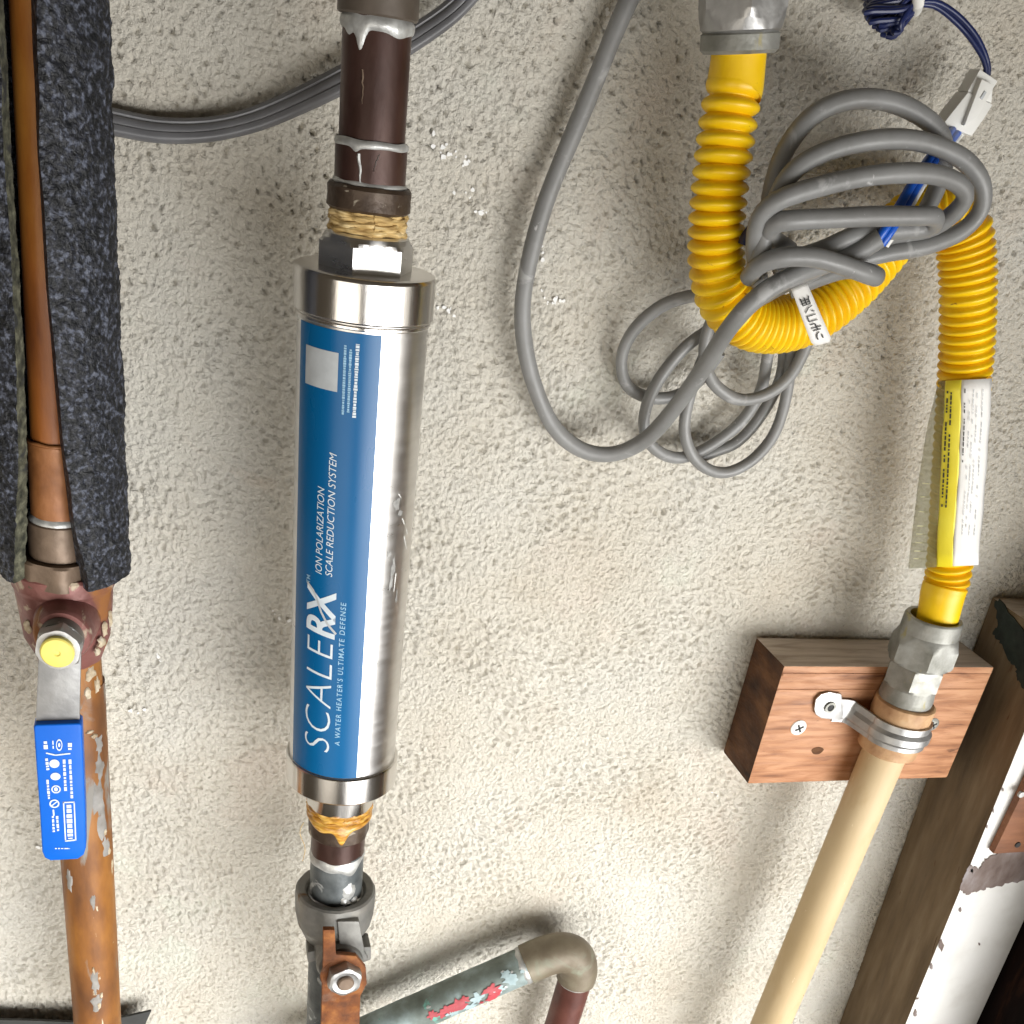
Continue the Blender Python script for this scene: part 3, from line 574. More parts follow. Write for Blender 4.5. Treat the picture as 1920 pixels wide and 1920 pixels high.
# ------------------------------------------------------------------ painted pipe with elbow, bottom centre
hE = 0.028
rE = 0.0119
pe = [at(690, 1938, hE), at(850, 1868, hE), at(980, 1811, hE), at(1030, 1790, hE)]
elb = thing('elbow_pipe', 'paint-spattered grey green pipe sloping up to a brown elbow at the bottom', 'pipe', at(1040, 1990, hE))
E1, E2 = at(1010, 1797.5, hE), at(1083, 1822, hE)
mid = at(1086, 1765, hE)
d1 = norm(E1 - pe[0]); d2 = norm(at(1050, 1930, hE) - E2)
Ls = Axis(pe[0] - d1 * 0.05, d1); Ln = np.linalg.norm(E1 - Ls.A)
mesh('pipe', fbm_disp(*lathe(Ls, [(Ln * k / 30, rE) for k in range(31)], 48), 0.00025, 0.012, 6), MT['patina'], elb)
cur = [E1 + (mid - E1) * 2 * u * (1 - u) * 1.0 if False else ((1 - u) ** 2 * E1 + 2 * u * (1 - u) * mid + u * u * E2) for u in np.linspace(0, 1, 22)]
mesh('elbow', sweep(np.array([E1 - d1 * 0.009] + cur + [E2 + d2 * 0.006]), circle(rE + 0.0013, 32)), MT['elbow_brown'], elb)
Ld = Axis(E2 - d2 * 0.004, d2); mesh('drop_pipe', lathe(Ld, [(0, rE * 0.95), (0.15, rE * 0.95)], 40), MT['drop_red'], elb)
bead(Ld, 0.0115, rE * 0.95, 0.0018, 0.0006, 9, 0.0004, par=elb, name='solder_ring')
bead(Ls, Ln - 0.0105, rE, 0.0045, 0.0008, 15, 0.0014, par=elb)
def splat(L, px, py, r, size, m, par, name='paint_spot', n=11, jag=0.5):
    a, t = L.hit(px, py, r); V = [L.on(a, t, r + 0.0005)]; k0 = random.random() * 6
    for k in range(n):
        s = size * random.uniform(1 - jag, 1.1); V.append(L.on(a + s * math.cos(k0 + 2 * math.pi * k / n) / r, t + s * 1.25 * math.sin(k0 + 2 * math.pi * k / n), r + 0.00036))
    mesh(name, (V, [(0, 1 + k, 1 + (k + 1) % n) for k in range(n)]), MT[m], par, sharp=80)
for (x, y, s) in [(921, 1868, 0.0052), (925, 1880, 0.004), (862, 1893, 0.0042), (870, 1885, 0.003), (838, 1905, 0.0040), (828, 1912, 0.003), (812, 1914, 0.003), (903, 1890, 0.0017), (917, 1884, 0.0014), (850, 1904, 0.0026)]:
    splat(Ls, x, y - 11, rE + 0.0003, s * 1.15, 'paint_red', elb, n=19, jag=0.65)
for (x, y, s) in [(960, 1845, .007), (990, 1826, .006), (935, 1862, .006), (895, 1880, .006), (880, 1896, .005), (850, 1905, .006), (948, 1835, .004)]:
    splat(Ls, x, y - 8, rE + 0.0001, s * 0.8, 'paint_pale', elb, 'pale_patch', n=17, jag=0.6)
for (x, y, s) in [(975, 1815, 0.0010), (960, 1822, 0.0011), (942, 1822, 0.0009), (803, 1888, 0.0015), (948, 1850, 0.0012)]:
    splat(Ls, x, y, rE + 0.0002, s, 'solder', elb, 'pale_spot', 8)

# ------------------------------------------------------------------ left water line
LU = Line((68, 0), (104, 930), 0.062)
up = thing('copper_pipe', 'orange copper pipe showing through the split in black foam insulation', 'pipe', LU.P(LU.t(1085, 0.012)))
ru = 0.0082
tU1, tU2, tU3, tU4 = LU.t(838, ru), LU.t(985, 0.0095), LU.t(1060, 0.011), LU.t(1094, 0.013)
mesh('pipe', lathe(LU, [(tU1 - 0.004, ru), (LU.t(-170, ru), ru)], 48), MT['copper'], up)
mesh('coupling', fbm_disp(*lathe(LU, ring(tU2, tU1, 0.0095), 48), 0.0002, 0.008, 3), MT['copper_tan'], up)
bead(LU, tU1, 0.0094, 0.0014, 0.0005, 21, 0.0005, m='copper_tan', par=up)
bead(LU, tU2 - 0.0005, 0.0096, 0.0040, 0.0010, 22, 0.0010, [(rad(5), 0.0015, 0.3)], par=up)
mesh('adapter', lathe(LU, ring(tU3, tU2 - 0.001, 0.0110), 48), MT['brass_dull'], up)
mesh('hex_collar', lathe(LU, [(tU4 - 0.004, 0.0148), (tU3 - 0.001, 0.0148), (tU3, 0.0138)], 72, hexf(0.0136, rad(10)), rad(10)), MT['brass_dull'], up, sharp=24)

# split foam sleeve
LF = Line((42, 0), (122, 1085), 0.055)
foam = thing('foam_insulation', 'black foam pipe insulation sleeve split open along its front at the left edge', 'pipe insulation', LF.P(LF.t(1095, 0.02)))
RF, RI = 0.0262, 0.0150
def keyed(keys, r):
    """azimuth of a lip along t from picture points"""
    q = sorted((LF.hit(x, y, r)[1], LF.hit(x, y, r)[0]) for x, y in keys); ts = [a for a, _ in q]; ps = [b for _, b in q]
    return lambda t: float(np.interp(t, ts, ps))
lipR = keyed([(66, -160), (69, 0), (76, 300), (92, 550), (105, 700), (120, 830), (136, 950), (150, 1030), (166, 1100)], RF)
lipL = keyed([(-10, -160), (-4, 0), (8, 300), (22, 500), (31, 700), (34, 900), (26, 1085)], RF)
def foam_half(side, t0, t1):
    nt, na, nr = 240, 64, 5; ri = RI if side > 0 else 0.0200; V = []; Fc = []
    from mathutils import noise
    for j in range(nt + 1):
        t = t0 + (t1 - t0) * j / nt
        if side > 0: a0, a1 = lipR(t), math.pi + 0.0
        else: a0, a1 = lipL(t), -math.pi - 0.0
        row = []
        for i in range(na + 1): row.append((a0 + (a1 - a0) * i / na, RF))
        for k in range(1, nr): row.append((a1, RF + (ri - RF) * k / nr))
        for i in range(na + 1): row.append((a1 + (a0 - a1) * i / na, ri))
        for k in range(1, nr): row.append((a0, ri + (RF - ri) * k / nr))
        for p, r in row:
            q = LF.on(p, t, r); n1 = noise.noise(Vector((q * 400).tolist())); n2 = noise.noise(Vector((q * 55).tolist()))
            n3 = noise.noise(Vector((q * 130).tolist()) + Vector((5, 5, 5)))
            V.append(LF.on(p + 0.02 * n2, t + (0.0016 * n2 + 0.001 * n3 if j in (0, nt) else 0), r + 0.0009 * n1 + 0.0006 * n3 + 0.0008 * n2))
    m = len(row)
    fm = []
    for j in range(nt):
        for k in range(m):
            a = j * m + k; b = j * m + (k + 1) % m; Fc.append((a, b, b + m, a + m)); fm.append(1 if k >= 2 * (na + 1) + nr - 2 and side < 0 else 0)
    for j in (0, nt):
        for i in range(na):        # end rings
            a = j * m + i; b = j * m + (na + 1) + (nr - 1) + (na - i); Fc.append((a, a + 1, b - 1, b)); fm.append(0)
    return V, Fc, fm
tF0, tF1 = LF.t(1112, RF), LF.t(-170, RF)
V, Fc, fm = foam_half(1, tF0, tF1); o = mesh('foam_lip', (V, Fc), None, foam, mats=[MT['foam'], MT['foam_cut']], sharp=70); o['label'] = 'right half of the foam sleeve'
V, Fc, fm = foam_half(-1, tF0 + 0.001, tF1); o = mesh('foam_lip', (V, Fc), None, foam, mats=[MT['foam'], MT['foam_cut']], fmat=fm, sharp=70); o['label'] = 'left half of the foam sleeve with pale cut edge'

# ball valve with blue lever
LV = Line((121, 1110), (164, 1620), 0.055)
bv = thing('ball_valve', 'reddish brass ball valve with blue lever grip on the left pipe', 'valve', LV.P(LV.t(1250, 0.012)))
rvv = LV.r(184, 1110)
tb1, tb2 = LV.t(1092, rvv * 0.9), LV.t(1128, rvv * 0.95)
mesh('body', fbm_disp(*lathe(LV, [(tb2 - 0.036, 0.0128), (tb2 - 0.030, 0.0150), (tb2 - 0.024, 0.0175), (tb2 - 0.012, rvv * 0.90), (tb2 - 0.001, rvv * 0.95), (tb2 + 0.0005, rvv * 0.985), (tb1 - 0.001, rvv), (tb1, rvv * 0.97), (tb1 + 0.0005, rvv * 0.86), (tb1 - 0.001, rvv * 0.70)], 72), 0.0004, 0.012, 5), MT['red_brass'], bv, sharp=30)
mesh('top_collar', lathe(LV, [(tb1 - 0.002, rvv * 0.72), (tb1 + 0.003, rvv * 0.72), (tb1 + 0.0036, rvv * 0.68)], 72), MT['brass_dull'], bv)
mesh('outlet', fbm_disp(*lathe(LV, [(tb2 - 0.058, 0.0125), (tb2 - 0.050, 0.0132), (tb2 - 0.030, 0.0132)], 72, hexf(0.0128, rad(0))), 0.0003, 0.006, 6), MT['copper_patched'], bv, sharp=28)
sc = at(109, 1218, 0.098)
AV = Axis(sc, (-0.04, -1, 0.03))
mesh('bonnet', lathe(AV, [(-0.042, 0.0140), (-0.018, 0.0118), (-0.0135, 0.0112), (-0.012, 0.0104), (-0.012, 0.0075)], 56), MT['red_brass'], bv)
mesh('packing_nut', lathe(AV, [(-0.016, 0.0086), (-0.006, 0.0086)], 40), MT['grey_iron'], bv)
mesh('stem_nut', lathe(AV, [(-0.0062, 0.0092), (-0.0052, 0.0095), (-0.0008, 0.0095), (0.0006, 0.0084), (0.0008, 0.0060)], 72, hexf(0.0081, rad(12)), rad(12)), MT['zinc'], bv, sharp=24)
mesh('yellow_cap', lathe(AV, [(0.0004, 0.0064), (0.0030, 0.0064), (0.0036, 0.0058), (0.0036, 0.0014), (0.0031, 0.0008)], 48), MT['yellow_cap'], bv)
def strip(pts, th, name, m, par, bevel=0.0006):
    """flat bar through (xl, xr, y, h mm) stations, th thick towards the wall"""
    V = []; n = len(pts)
    for xl, xr, y, h in pts:
        for x, d in ((xl, 0), (xr, 0), (xr, th), (xl, th)): V.append(at(x, y, h / 1000) + np.array([0, d, 0]))
    Fc = [(0, 1, 2, 3), tuple(range(4 * n - 4, 4 * n))] + [(4 * i + k, 4 * i + (k + 1) % 4, 4 * i + 4 + (k + 1) % 4, 4 * i + 4 + k) for i in range(n - 1) for k in range(4)]
    return mesh(name, (V, Fc), MT[m], par, bevel=bevel, sharp=40)
mesh('lever', prism([at(x, y, 0.0925) for x, y in [(74, 1196), (84, 1178), (110, 1170), (138, 1180), (150, 1200), (152, 1235), (150, 1300), (149, 1375), (66, 1375), (69, 1300), (72, 1235)]], np.array([0, 0.0028, 0])), MT['lever_steel'], bv, bevel=0.0005)
hg = 0.096
gp = [(63, 1364), (66, 1360), (148, 1357), (153, 1361), (157, 1450), (160, 1530), (161, 1590), (157, 1603), (146, 1611), (95, 1614), (84, 1609), (79, 1598), (75, 1530), (69, 1450)]
grip = mesh('grip', prism([at(x, y, hg) for x, y in gp], np.array([0, 0.0085, 0])), MT['grip_blue'], bv, bevel=0.0014, sharp=60)
grip['label'] = 'blue vinyl lever grip with white print'
def dec(px, py): return at(px, py, hg + 0.00025)
vf = []
def quad_run(x1, y1, x2, y2, wpx, dash=True):
    L_ = math.hypot(x2 - x1, y2 - y1); u = 0; nx_, ny_ = -(y2 - y1) / L_ * wpx / 2, (x2 - x1) / L_ * wpx / 2
    while u < 1:
        u2 = min(1, u + (random.uniform(3, 9) / L_ if dash else 1)); a = (x1 + (x2 - x1) * u, y1 + (y2 - y1) * u); b = (x1 + (x2 - x1) * u2, y1 + (y2 - y1) * u2)
        k = random.uniform(0.75, 1.0) if dash else 1
        vf.append(([dec(a[0] + nx_ * k, a[1] + ny_ * k), dec(b[0] + nx_ * k, b[1] + ny_ * k), dec(b[0] - nx_ * k, b[1] - ny_ * k), dec(a[0] - nx_ * k, a[1] - ny_ * k)], [(0, 1, 2, 3)])); u = u2 + random.uniform(1.2, 2.4) / L_
def disc(px, py, rx, ry, hole=0.0, n=20):
    V = [dec(px + rx * math.cos(2 * math.pi * k / n), py + ry * math.sin(2 * math.pi * k / n)) for k in range(n)]
    if hole: V += [dec(px + rx * hole * math.cos(2 * math.pi * k / n), py + ry * hole * math.sin(2 * math.pi * k / n)) for k in range(n)]; vf.append((V, [(k, (k + 1) % n, n + (k + 1) % n, n + k) for k in range(n)]))
    else: vf.append((V, [tuple(range(n))]))
for a in [(85, 1390, 86, 1405, 8), (131, 1393, 131, 1406, 8), (87, 1422, 90, 1444, 6), (89, 1462, 92, 1498, 5), (120, 1424, 123, 1483, 5.5), (131, 1424, 135, 1498, 5.5), (99, 1530, 101, 1560, 5), (107, 1530, 109, 1558, 5), (99, 1389, 100, 1404, 3)]: quad_run(*a)
for a in [(86, 1412, 104, 1416, 2.4), (104, 1416, 132, 1413, 2.4), (100, 1518, 101, 1530, 3)]: quad_run(*a, dash=False)
disc(102, 1432, 9.5, 8); disc(104, 1456, 9.5, 7); disc(105, 1480, 9, 7.5, 0.72); disc(105, 1480, 3.5, 4); disc(102, 1507, 9.5, 8, 0.7); quad_run(97, 1511, 107, 1503, 2, False)
disc(111, 1397, 6, 11, 0.75); disc(111, 1397, 2, 4)
for a in [(118, 1505, 140, 1504, 2.5), (122, 1577, 142, 1575, 2.5), (119, 1504, 123, 1577, 2.5), (139, 1504, 142, 1576, 2.5)]: quad_run(*a, dash=False)
quad_run(129, 1509, 132, 1573, 11); quad_run(103, 1591, 131, 1591, 2.2)
mesh('print', join(*vf), MT['print_white'], grip, smooth=False)

# lower left pipe
LL = Line((164, 1620), (182, 1900), 0.055)
lp = thing('copper_pipe', 'weathered orange copper pipe with grey patches below the blue valve lever', 'pipe', LL.P(LL.t(2050, 0.012)))
rl = LL.r(88, 1760)
mesh('pipe', lathe(LL, [(LL.t(2060, rl), rl), (LL.t(1300, rl), rl)], 64), MT['copper_patched'], lp)

def crust(L, px, py, r, sx, sz, m, par, name, th=0.0007, n=17):
    a, t = L.hit(px, py, r); V = []; q = [random.uniform(0.55, 1.15) for _ in range(n)]
    for u, h in ((1.0, -0.0002), (0.86, th * 0.7), (0.5, th), (0.0, th)):
        for k in range(n): V.append(L.on(a + sx * u * q[k] * math.cos(2 * math.pi * k / n) / r, t + sz * u * q[k] * math.sin(2 * math.pi * k / n), r + h + (random.uniform(-.3, .3) * th if 0 < u < 1 else 0)))
    mesh(name, (V, [(j * n + k, j * n + (k + 1) % n, (j + 1) * n + (k + 1) % n, (j + 1) * n + k) for j in range(3) for k in range(n)]), MT[m], par, sharp=60)
for (x, y, a, b) in [(186, 1500, 0.0035, 0.014), (192, 1545, 0.003, 0.012), (188, 1440, 0.003, 0.008), (200, 1590, 0.003, 0.008), (186, 1395, 0.0025, 0.006), (178, 1840, 0.0022, 0.010), (182, 1880, 0.0035, 0.007), (130, 1650, 0.002, 0.008), (174, 1690, 0.0015, 0.006)]:
    crust(LL, x, y, rl, a, b, 'grey_paint', lp, 'paint_patch', 0.0004)
for (x, y, a, b) in [(186, 1885, 0.001, 0.003), (176, 1820, 0.0007, 0.003), (190, 1865, 0.001, 0.002), (176, 1380, 0.002, 0.0014), (168, 1372, 0.002, 0.0012), (196, 1560, 0.001, 0.002), (204, 1595, 0.001, 0.003)]:
    crust(LL, x, y, rl, a, b, 'mineral', lp, 'mineral_crust', 0.0008, 11)
for (x, y, a, b) in [(196, 1178, 0.002, 0.004), (190, 1205, 0.0025, 0.003), (52, 1176, 0.002, 0.003), (182, 1222, 0.002, 0.002), (206, 1160, 0.0012, 0.004), (166, 1168, 0.002, 0.001)]:
    crust(LV, x, y, rvv * 0.93, a, b, 'mineral', bv, 'mineral_crust', 0.0009, 13)
for (x, y, a, b) in [(170, 1262, 0.003, 0.004), (182, 1285, 0.002, 0.005), (165, 1300, 0.002, 0.003)]:
    crust(LV, x, y, 0.0132, a, b, 'mineral', bv, 'mineral_crust', 0.0007, 13)
# ------------------------------------------------------------------ black sheet at the bottom left
single('black_panel', prism([at(x, y, 0.012) for x, y in [(-120, 1911), (60, 1914), (133, 1917), (230, 1908), (284, 1896), (268, 1932), (250, 2080), (-120, 2080)]], np.array([0, 0.002, 0])), MT['black_plastic'],
       'black panel edge peeking in behind the copper pipe at the bottom', 'panel', bevel=0.0006)

# ------------------------------------------------------------------ flat grey cable behind the brown pipe
def flat_prof(w_, th):
    pr = []
    n = 48
    for k in range(n):
        a = 2 * math.pi * k / n; x = math.cos(a); y = math.sin(a)
        px = math.copysign(abs(x) ** 0.75, x) * w_ / 2; py = math.copysign(abs(y) ** 0.55, y) * th / 2
        py *= 1 - 0.30 * (math.exp(-((px / w_ - 0.17) / 0.035) ** 2) + math.exp(-((px / w_ + 0.17) / 0.035) ** 2))
        pr.append((px, py))
    return pr
fpts = [(120, 205, 8), (170, 220, 8), (215, 229, 8), (300, 244, 8), (390, 243, 8), (470, 226, 9), (550, 194, 9), (640, 150, 10), (720, 104, 10), (790, 62, 10), (850, 18, 11), (905, -40, 12)]
P, s_ = resample(catmull([at(x, y, h / 1000) for x, y, h in fpts], 14), 0.003)
wds = np.interp(s_, [0, s_[-1] * 0.35, s_[-1] * 0.62, s_[-1]], [0.0105, 0.0086, 0.0098, 0.0078])
base = flat_prof(1.0, 0.52)
V, Fc = sweep(P, base, up=(0, -1, 0.75), scale=wds)
single('flat_cable', (V, Fc), MT['cord_dark'], 'flat dark grey ribbed cable sagging behind the brown pipe', 'cable', sharp=50)

# ------------------------------------------------------------------ yellow gas hose
hose_pts = [  # px, py, h mm, pitch mm, radius mm
    (1391, 40, 50, 0, 10.2), (1385, 105, 50, 0, 10.4), (1378, 160, 50, 0, 11.0), (1373, 180, 50.5, 6.2, 11.4), (1362, 250, 52, 6.2, 11.6), (1352, 330, 54, 6.0, 11.6), (1344, 420, 55, 5.5, 11.7), (1344, 500, 55, 5.2, 11.8),
    (1362, 563, 54, 4.6, 11.9), (1408, 602, 52, 3.4, 12.0), (1468, 608, 50, 3.4, 12.0), (1530, 586, 48, 4.0, 12.0), (1590, 540, 45, 4.2, 12), (1640, 486, 41, 4.2, 12), (1680, 437, 38, 4.2, 12), (1722, 402, 36, 4.0, 12.2),
    (1768, 398, 36, 3.8, 12.6), (1802, 428, 38, 3.9, 12.8), (1813, 490, 40, 4.3, 12.8), (1815, 560, 42, 4.7, 12.8), (1813, 640, 43, 4.8, 12.8), (1806, 740, 44, 4.8, 12.6), (1797, 850, 45, 4.8, 12.4), (1789, 950, 46, 4.8, 12.2),
    (1782, 1040, 48, 4.8, 12.0), (1776, 1085, 49, 4.6, 12.0), (1768, 1112, 50, 0, 11.6), (1760, 1150, 50, 0, 11.0), (1750, 1195, 50, 0, 10.8)]
hose = thing('gas_hose', 'yellow corrugated gas hose looping from the upper nut down to the wooden block', 'hose', at(1752, 1180, 0.05))
P = catmull([list(at(x, y, h / 1000)) + [p, r / 1000] for x, y, h, p, r in hose_pts], 24)
P, s_ = resample(P, 0.00036)
pitch = P[:, 3] * 0.92 / 1000; on = np.clip(pitch / 0.0030, 0, 1) ** 3; pit = np.maximum(pitch, 0.003)
ds = s_[1] - s_[0]; phs = np.cumsum(ds / pit)
f_ = np.abs(np.sin(np.pi * phs)) ** 0.75
rr = P[:, 4] + 0.0002 - on * (1 - f_) * np.clip(0.66 * pit, 0.0022, 0.0034)
V, Fc = sweep(P[:, :3], circle(1.0, 36), scale=rr)
mesh('corrugated_tube', (V, Fc), MT['yellow_hose'], hose, sharp=80)
# upper fitting: hex nut above a round collar
Dh = norm(at(1391, 40, 0.05) - at(1385, 105, 0.05)); LH = Axis(at(1385.5, 100, 0.05), norm(np.array([Dh[0] * 1.15, 0.0, Dh[2]])), up=(0, -1, 0))
fit = thing('hex_fitting', 'galvanised hex fitting holding the top end of the yellow hose', 'pipe fitting', LH.A)
k = proj(LH.A)[2] / F
ro = 73 * k
mesh('collar', lathe(LH, [(0.0002, 0.011), (0.0, ro - 0.0014), (0.0012, ro), (0.0062, ro), (0.0070, ro - 0.001)], 64), MT['zinc_dull'], fit)
a_ = 80 * k * 0.93
mesh('hex_nut', lathe(LH, [(0.0066, a_ * 0.93), (0.0076, a_ * 1.0), (0.0112, a_ * 1.085), (0.0145, a_ * 1.155), (0.06, a_ * 1.155), (0.075, a_ * 1.0)], 120, hexf(a_, rad(14)), rad(14)), MT['zinc'], fit, sharp=22)

# lower fitting on the gas pipe
LG = Line((1642, 1450), (1445, 1920), 0.052)
gas = thing('gas_pipe', 'cream painted steel gas pipe rising to the galvanised fitting', 'pipe', LG.P(LG.t(2080, 0.012)))
rg = LG.r(77, 1600)
tc1, tc2 = LG.t(1424, 0.0155), LG.t(1330, 0.0155)
mesh('pipe', lathe(LG, [(LG.t(2090, rg), rg), (tc1 + 0.004, rg)], 64), MT['tan_paint'], gas)
rcp = rg * 1.34
mesh('coupling', fbm_disp(*lathe(LG, [(tc1, rcp * 0.90), (tc1 + 0.0012, rcp), (tc1 + 0.010, rcp), (tc1 + 0.012, rcp * 0.965), (tc2 - 0.012, rcp * 0.965), (tc2 - 0.010, rcp), (tc2 - 0.001, rcp), (tc2, rcp * 0.93), (tc2 + 0.0003, rcp * 0.7)], 72), 0.00035, 0.008, 8), MT['tan_rough'], gas)
LT = Line((1688, 1335), (1742, 1185), 0.052, 0.050)
gf = thing('hex_fitting', 'dull galvanised double hex fitting joining the yellow hose to the cream gas pipe', 'pipe fitting', LG.P(tc2))
r_a, r_b, r_c = LT.r(104, 1320), LT.r(108, 1280), LT.r(122, 1215)
q0, q1, q2, q3 = LT.t(1325, r_a), LT.t(1300, r_b), LT.t(1262, r_c), LT.t(1172, r_c * 0.9)
mesh('threaded_ring', lathe(LT, [(q0 - 0.004, r_a * 0.92), (q0 + 0.001, r_a * 0.96), (q1, r_a * 0.90)], 64), MT['zinc_dull'], gf)
mesh('small_hex', lathe(LT, [(q1 - 0.001, r_b * 0.90), (q1 + 0.001, r_b * 1.03), (q2 - 0.0015, r_b * 1.03), (q2 + 0.001, r_b * 0.92)], 72, hexf(r_b * 0.88, rad(22)), rad(22)), MT['zinc_dull'], gf, sharp=22)
mesh('large_hex', lathe(LT, [(q2, r_c * 0.90), (q2 + 0.0015, r_c * 1.0), (q2 + 0.003, r_c * 1.05), (q2 + 0.012, r_c * 1.05), (q2 + 0.016, r_c * 0.94), (q2 + 0.0185, r_c * 0.885)], 72, hexf(r_c * 0.90, rad(38)), rad(38)), MT['zinc_dull'], gf, sharp=22)
mesh('neck', lathe(LT, [(q2 + 0.015, r_c * 0.89), (q3 - 0.001, r_c * 0.87), (q3, r_c * 0.83), (q3 - 0.0004, r_c * 0.72), (q3 - 0.006, r_c * 0.70)], 64), MT['zinc_dull'], gf)

# ------------------------------------------------------------------ wooden block
hb = 0.038
c1, c2 = at(1467, 1249, hb), at(1405, 1470, hb); xr_ = at(1850, 1249, hb)[0] + 0.006
x0 = (c1[0] + c2[0]) / 2; z1, z0 = c1[2], c2[2]
blk = thing('wooden_block', 'reddish brown timber block screwed to the stucco wall behind the cream pipe', 'block', ((x0 + xr_) / 2, 0, z0))
def box(x0, x1, y0, y1, z0, z1, nx=1, nz=1):
    V = []; Fc = []
    for (y) in (y0, y1):
        for j in range(nz + 1):
            for i in range(nx + 1): V.append((x0 + (x1 - x0) * i / nx, y, z0 + (z1 - z0) * j / nz))
    n = (nx + 1) * (nz + 1); I = lambda f, i, j: f * n + j * (nx + 1) + i
    for j in range(nz):
        for i in range(nx):
            Fc.append((I(0, i, j), I(0, i + 1, j), I(0, i + 1, j + 1), I(0, i, j + 1))); Fc.append((I(1, i, j), I(1, i, j + 1), I(1, i + 1, j + 1), I(1, i + 1, j)))
    for i in range(nx):
        Fc.append((I(0, i, 0), I(1, i, 0), I(1, i + 1, 0), I(0, i + 1, 0))); Fc.append((I(0, i, nz), I(0, i + 1, nz), I(1, i + 1, nz), I(1, i, nz)))
    for j in range(nz):
        Fc.append((I(0, 0, j), I(0, 0, j + 1), I(1, 0, j + 1), I(1, 0, j))); Fc.append((I(0, nx, j), I(1, nx, j), I(1, nx, j + 1), I(0, nx, j + 1)))
    return np.array(V, float), Fc
def wood(name, VF, par, matsf, bevel=0.0012, **k):
    """box whose faces take material by direction: matsf(normal) -> index"""
    o = mesh(name, VF, None, par, mats=k['mats'], bevel=bevel, sharp=50, **({'loc': k['loc']} if 'loc' in k else {}))
    o.data.polygons.foreach_set('material_index', [matsf(p.normal) for p in o.data.polygons]); return o
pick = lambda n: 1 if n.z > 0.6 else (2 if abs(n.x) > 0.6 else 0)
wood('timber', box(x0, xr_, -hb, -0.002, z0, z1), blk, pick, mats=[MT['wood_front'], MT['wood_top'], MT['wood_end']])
kc = at(1533, 1408, hb + 0.0004); an = np.linspace(0, 2 * math.pi, 21)[:-1]
mesh('knot', prism([kc + np.array([0.0040 * math.cos(a) * (1 + 0.10 * math.sin(3 * a)), 0.0006, 0.0026 * math.sin(a)]) for a in an], np.array([0, -0.0005, 0])), MT['wood_end'], blk)
# saw grooves in the upper part of the block's face
for (ya, yb) in [(1262, 1268), (1292, 1296)]:
    za, zb = at(1500, ya, hb)[2], at(1500, yb, hb)[2]
    mesh('grain_ridge', box(x0 + 0.0006, xr_ - 0.001, -hb - 0.0005, -hb + 0.001, zb, za), MT['wood_front'], blk, bevel=0.0003)
def screw(name, px, py, h, r, label, m='white_plastic', cross=True, tilt=(0.0, -1, 0.0), cat='screw'):
    A = Axis(at(px, py, h), tilt); t_ = thing(name, label, cat, A.A)
    mesh('head', lathe(A, [(-0.001, r), (0.0004, r), (0.0011, r * 0.75), (0.0013, r * 0.3)], 32), MT[m], t_)
    if cross:
        V, Fc = join(*[prism([A.P(0.00125) + A.U * (a * c_ - b * s_) + A.V * (a * s_ + b * c_) for a, b in ((-r * .55, -r * .11), (r * .55, -r * .11), (r * .55, r * .11), (-r * .55, r * .11))], A.D * 0.0003) for c_, s_ in ((math.cos(.5), math.sin(.5)), (math.cos(.5 + math.pi / 2), math.sin(.5 + math.pi / 2)))])
        mesh('cross_recess', (V, Fc), MT['ink'], t_)
    return t_
screw('wood_screw', 1497, 1364, hb, 0.0050, 'white-headed cross screw in the block below the strap end')
screw('wood_screw', 1748, 1358, hb, 0.0044, 'dull cross screw in the shaded block right of the pipe', m='zinc_dull')
# pipe strap round the coupling
strap = thing('pipe_strap', 'galvanised steel strap clamping the cream pipe to the wooden block', 'strap', at(1555, 1330, hb))
zc_ = LG.P((tc1 + tc2) / 2); rs_ = rcp + 0.0006
path = []
e0 = at(1566, 1331, hb + 0.0016); path.append(e0); path.append(e0 + np.array([0.007, 0, -0.0006]))
ang = np.linspace(rad(-96), rad(96), 22)
e1 = LG.on(ang[0], (tc1 + tc2) / 2, rs_) + np.array([-0.004, 0, 0])
path.append(np.array([e1[0] - 0.002, -hb - 0.0035, zc_[2] + 0.0015]))
for a in ang[1:]: path.append(LG.on(a, (tc1 + tc2) / 2 - 0.0005, rs_ + 0.0004))
path.append(path[-1] + np.array([0.0, 0.012, 0]))
wS = 0.0075
prS = [(-wS, -0.0006), (-wS * .55, -0.0006), (-wS * .35, 0.0004), (wS * .05, 0.0004), (wS * .25, -0.0006), (wS, -0.0006), (wS, 0.0008), (wS * .45, 0.0008), (wS * .15, 0.0024), (-wS * .40, 0.0024), (-wS * .65, 0.0008), (-wS, 0.0008)]
pc = catmull(path, 6)
def sweep_z(P, prof):
    """strip whose width stays vertical"""
    T = np.gradient(P, axis=0); T /= np.linalg.norm(T, axis=1)[:, None]; V = []; m = len(prof)
    for i in range(len(P)):
        a = norm(np.array([0, 0, 1.0]) - T[i] * T[i][2]); b = np.cross(a, T[i])
        if i == 0: sg = 1 if b[1] < 0 else -1
        k_ = min(1.0, max(0.0, (i - 5) / 9.0)); V += [P[i] + a * u + b * sg * (v if abs(v) < 0.0007 or v == 0.0008 else (0.0008 + (v - 0.0008) * k_ if v > 0.0008 else -0.0006 + (v + 0.0006) * k_)) for u, v in prof]
    Fc = [(i * m + j, i * m + (j + 1) % m, (i + 1) * m + (j + 1) % m, (i + 1) * m + j) for i in range(len(P) - 1) for j in range(m)]
    Fc += [tuple(range(m))[::-1], tuple(range((len(P) - 1) * m, len(P) * m))]; return np.array(V), Fc
mesh('band', sweep_z(pc, prS), MT['zinc'], strap, sharp=30)
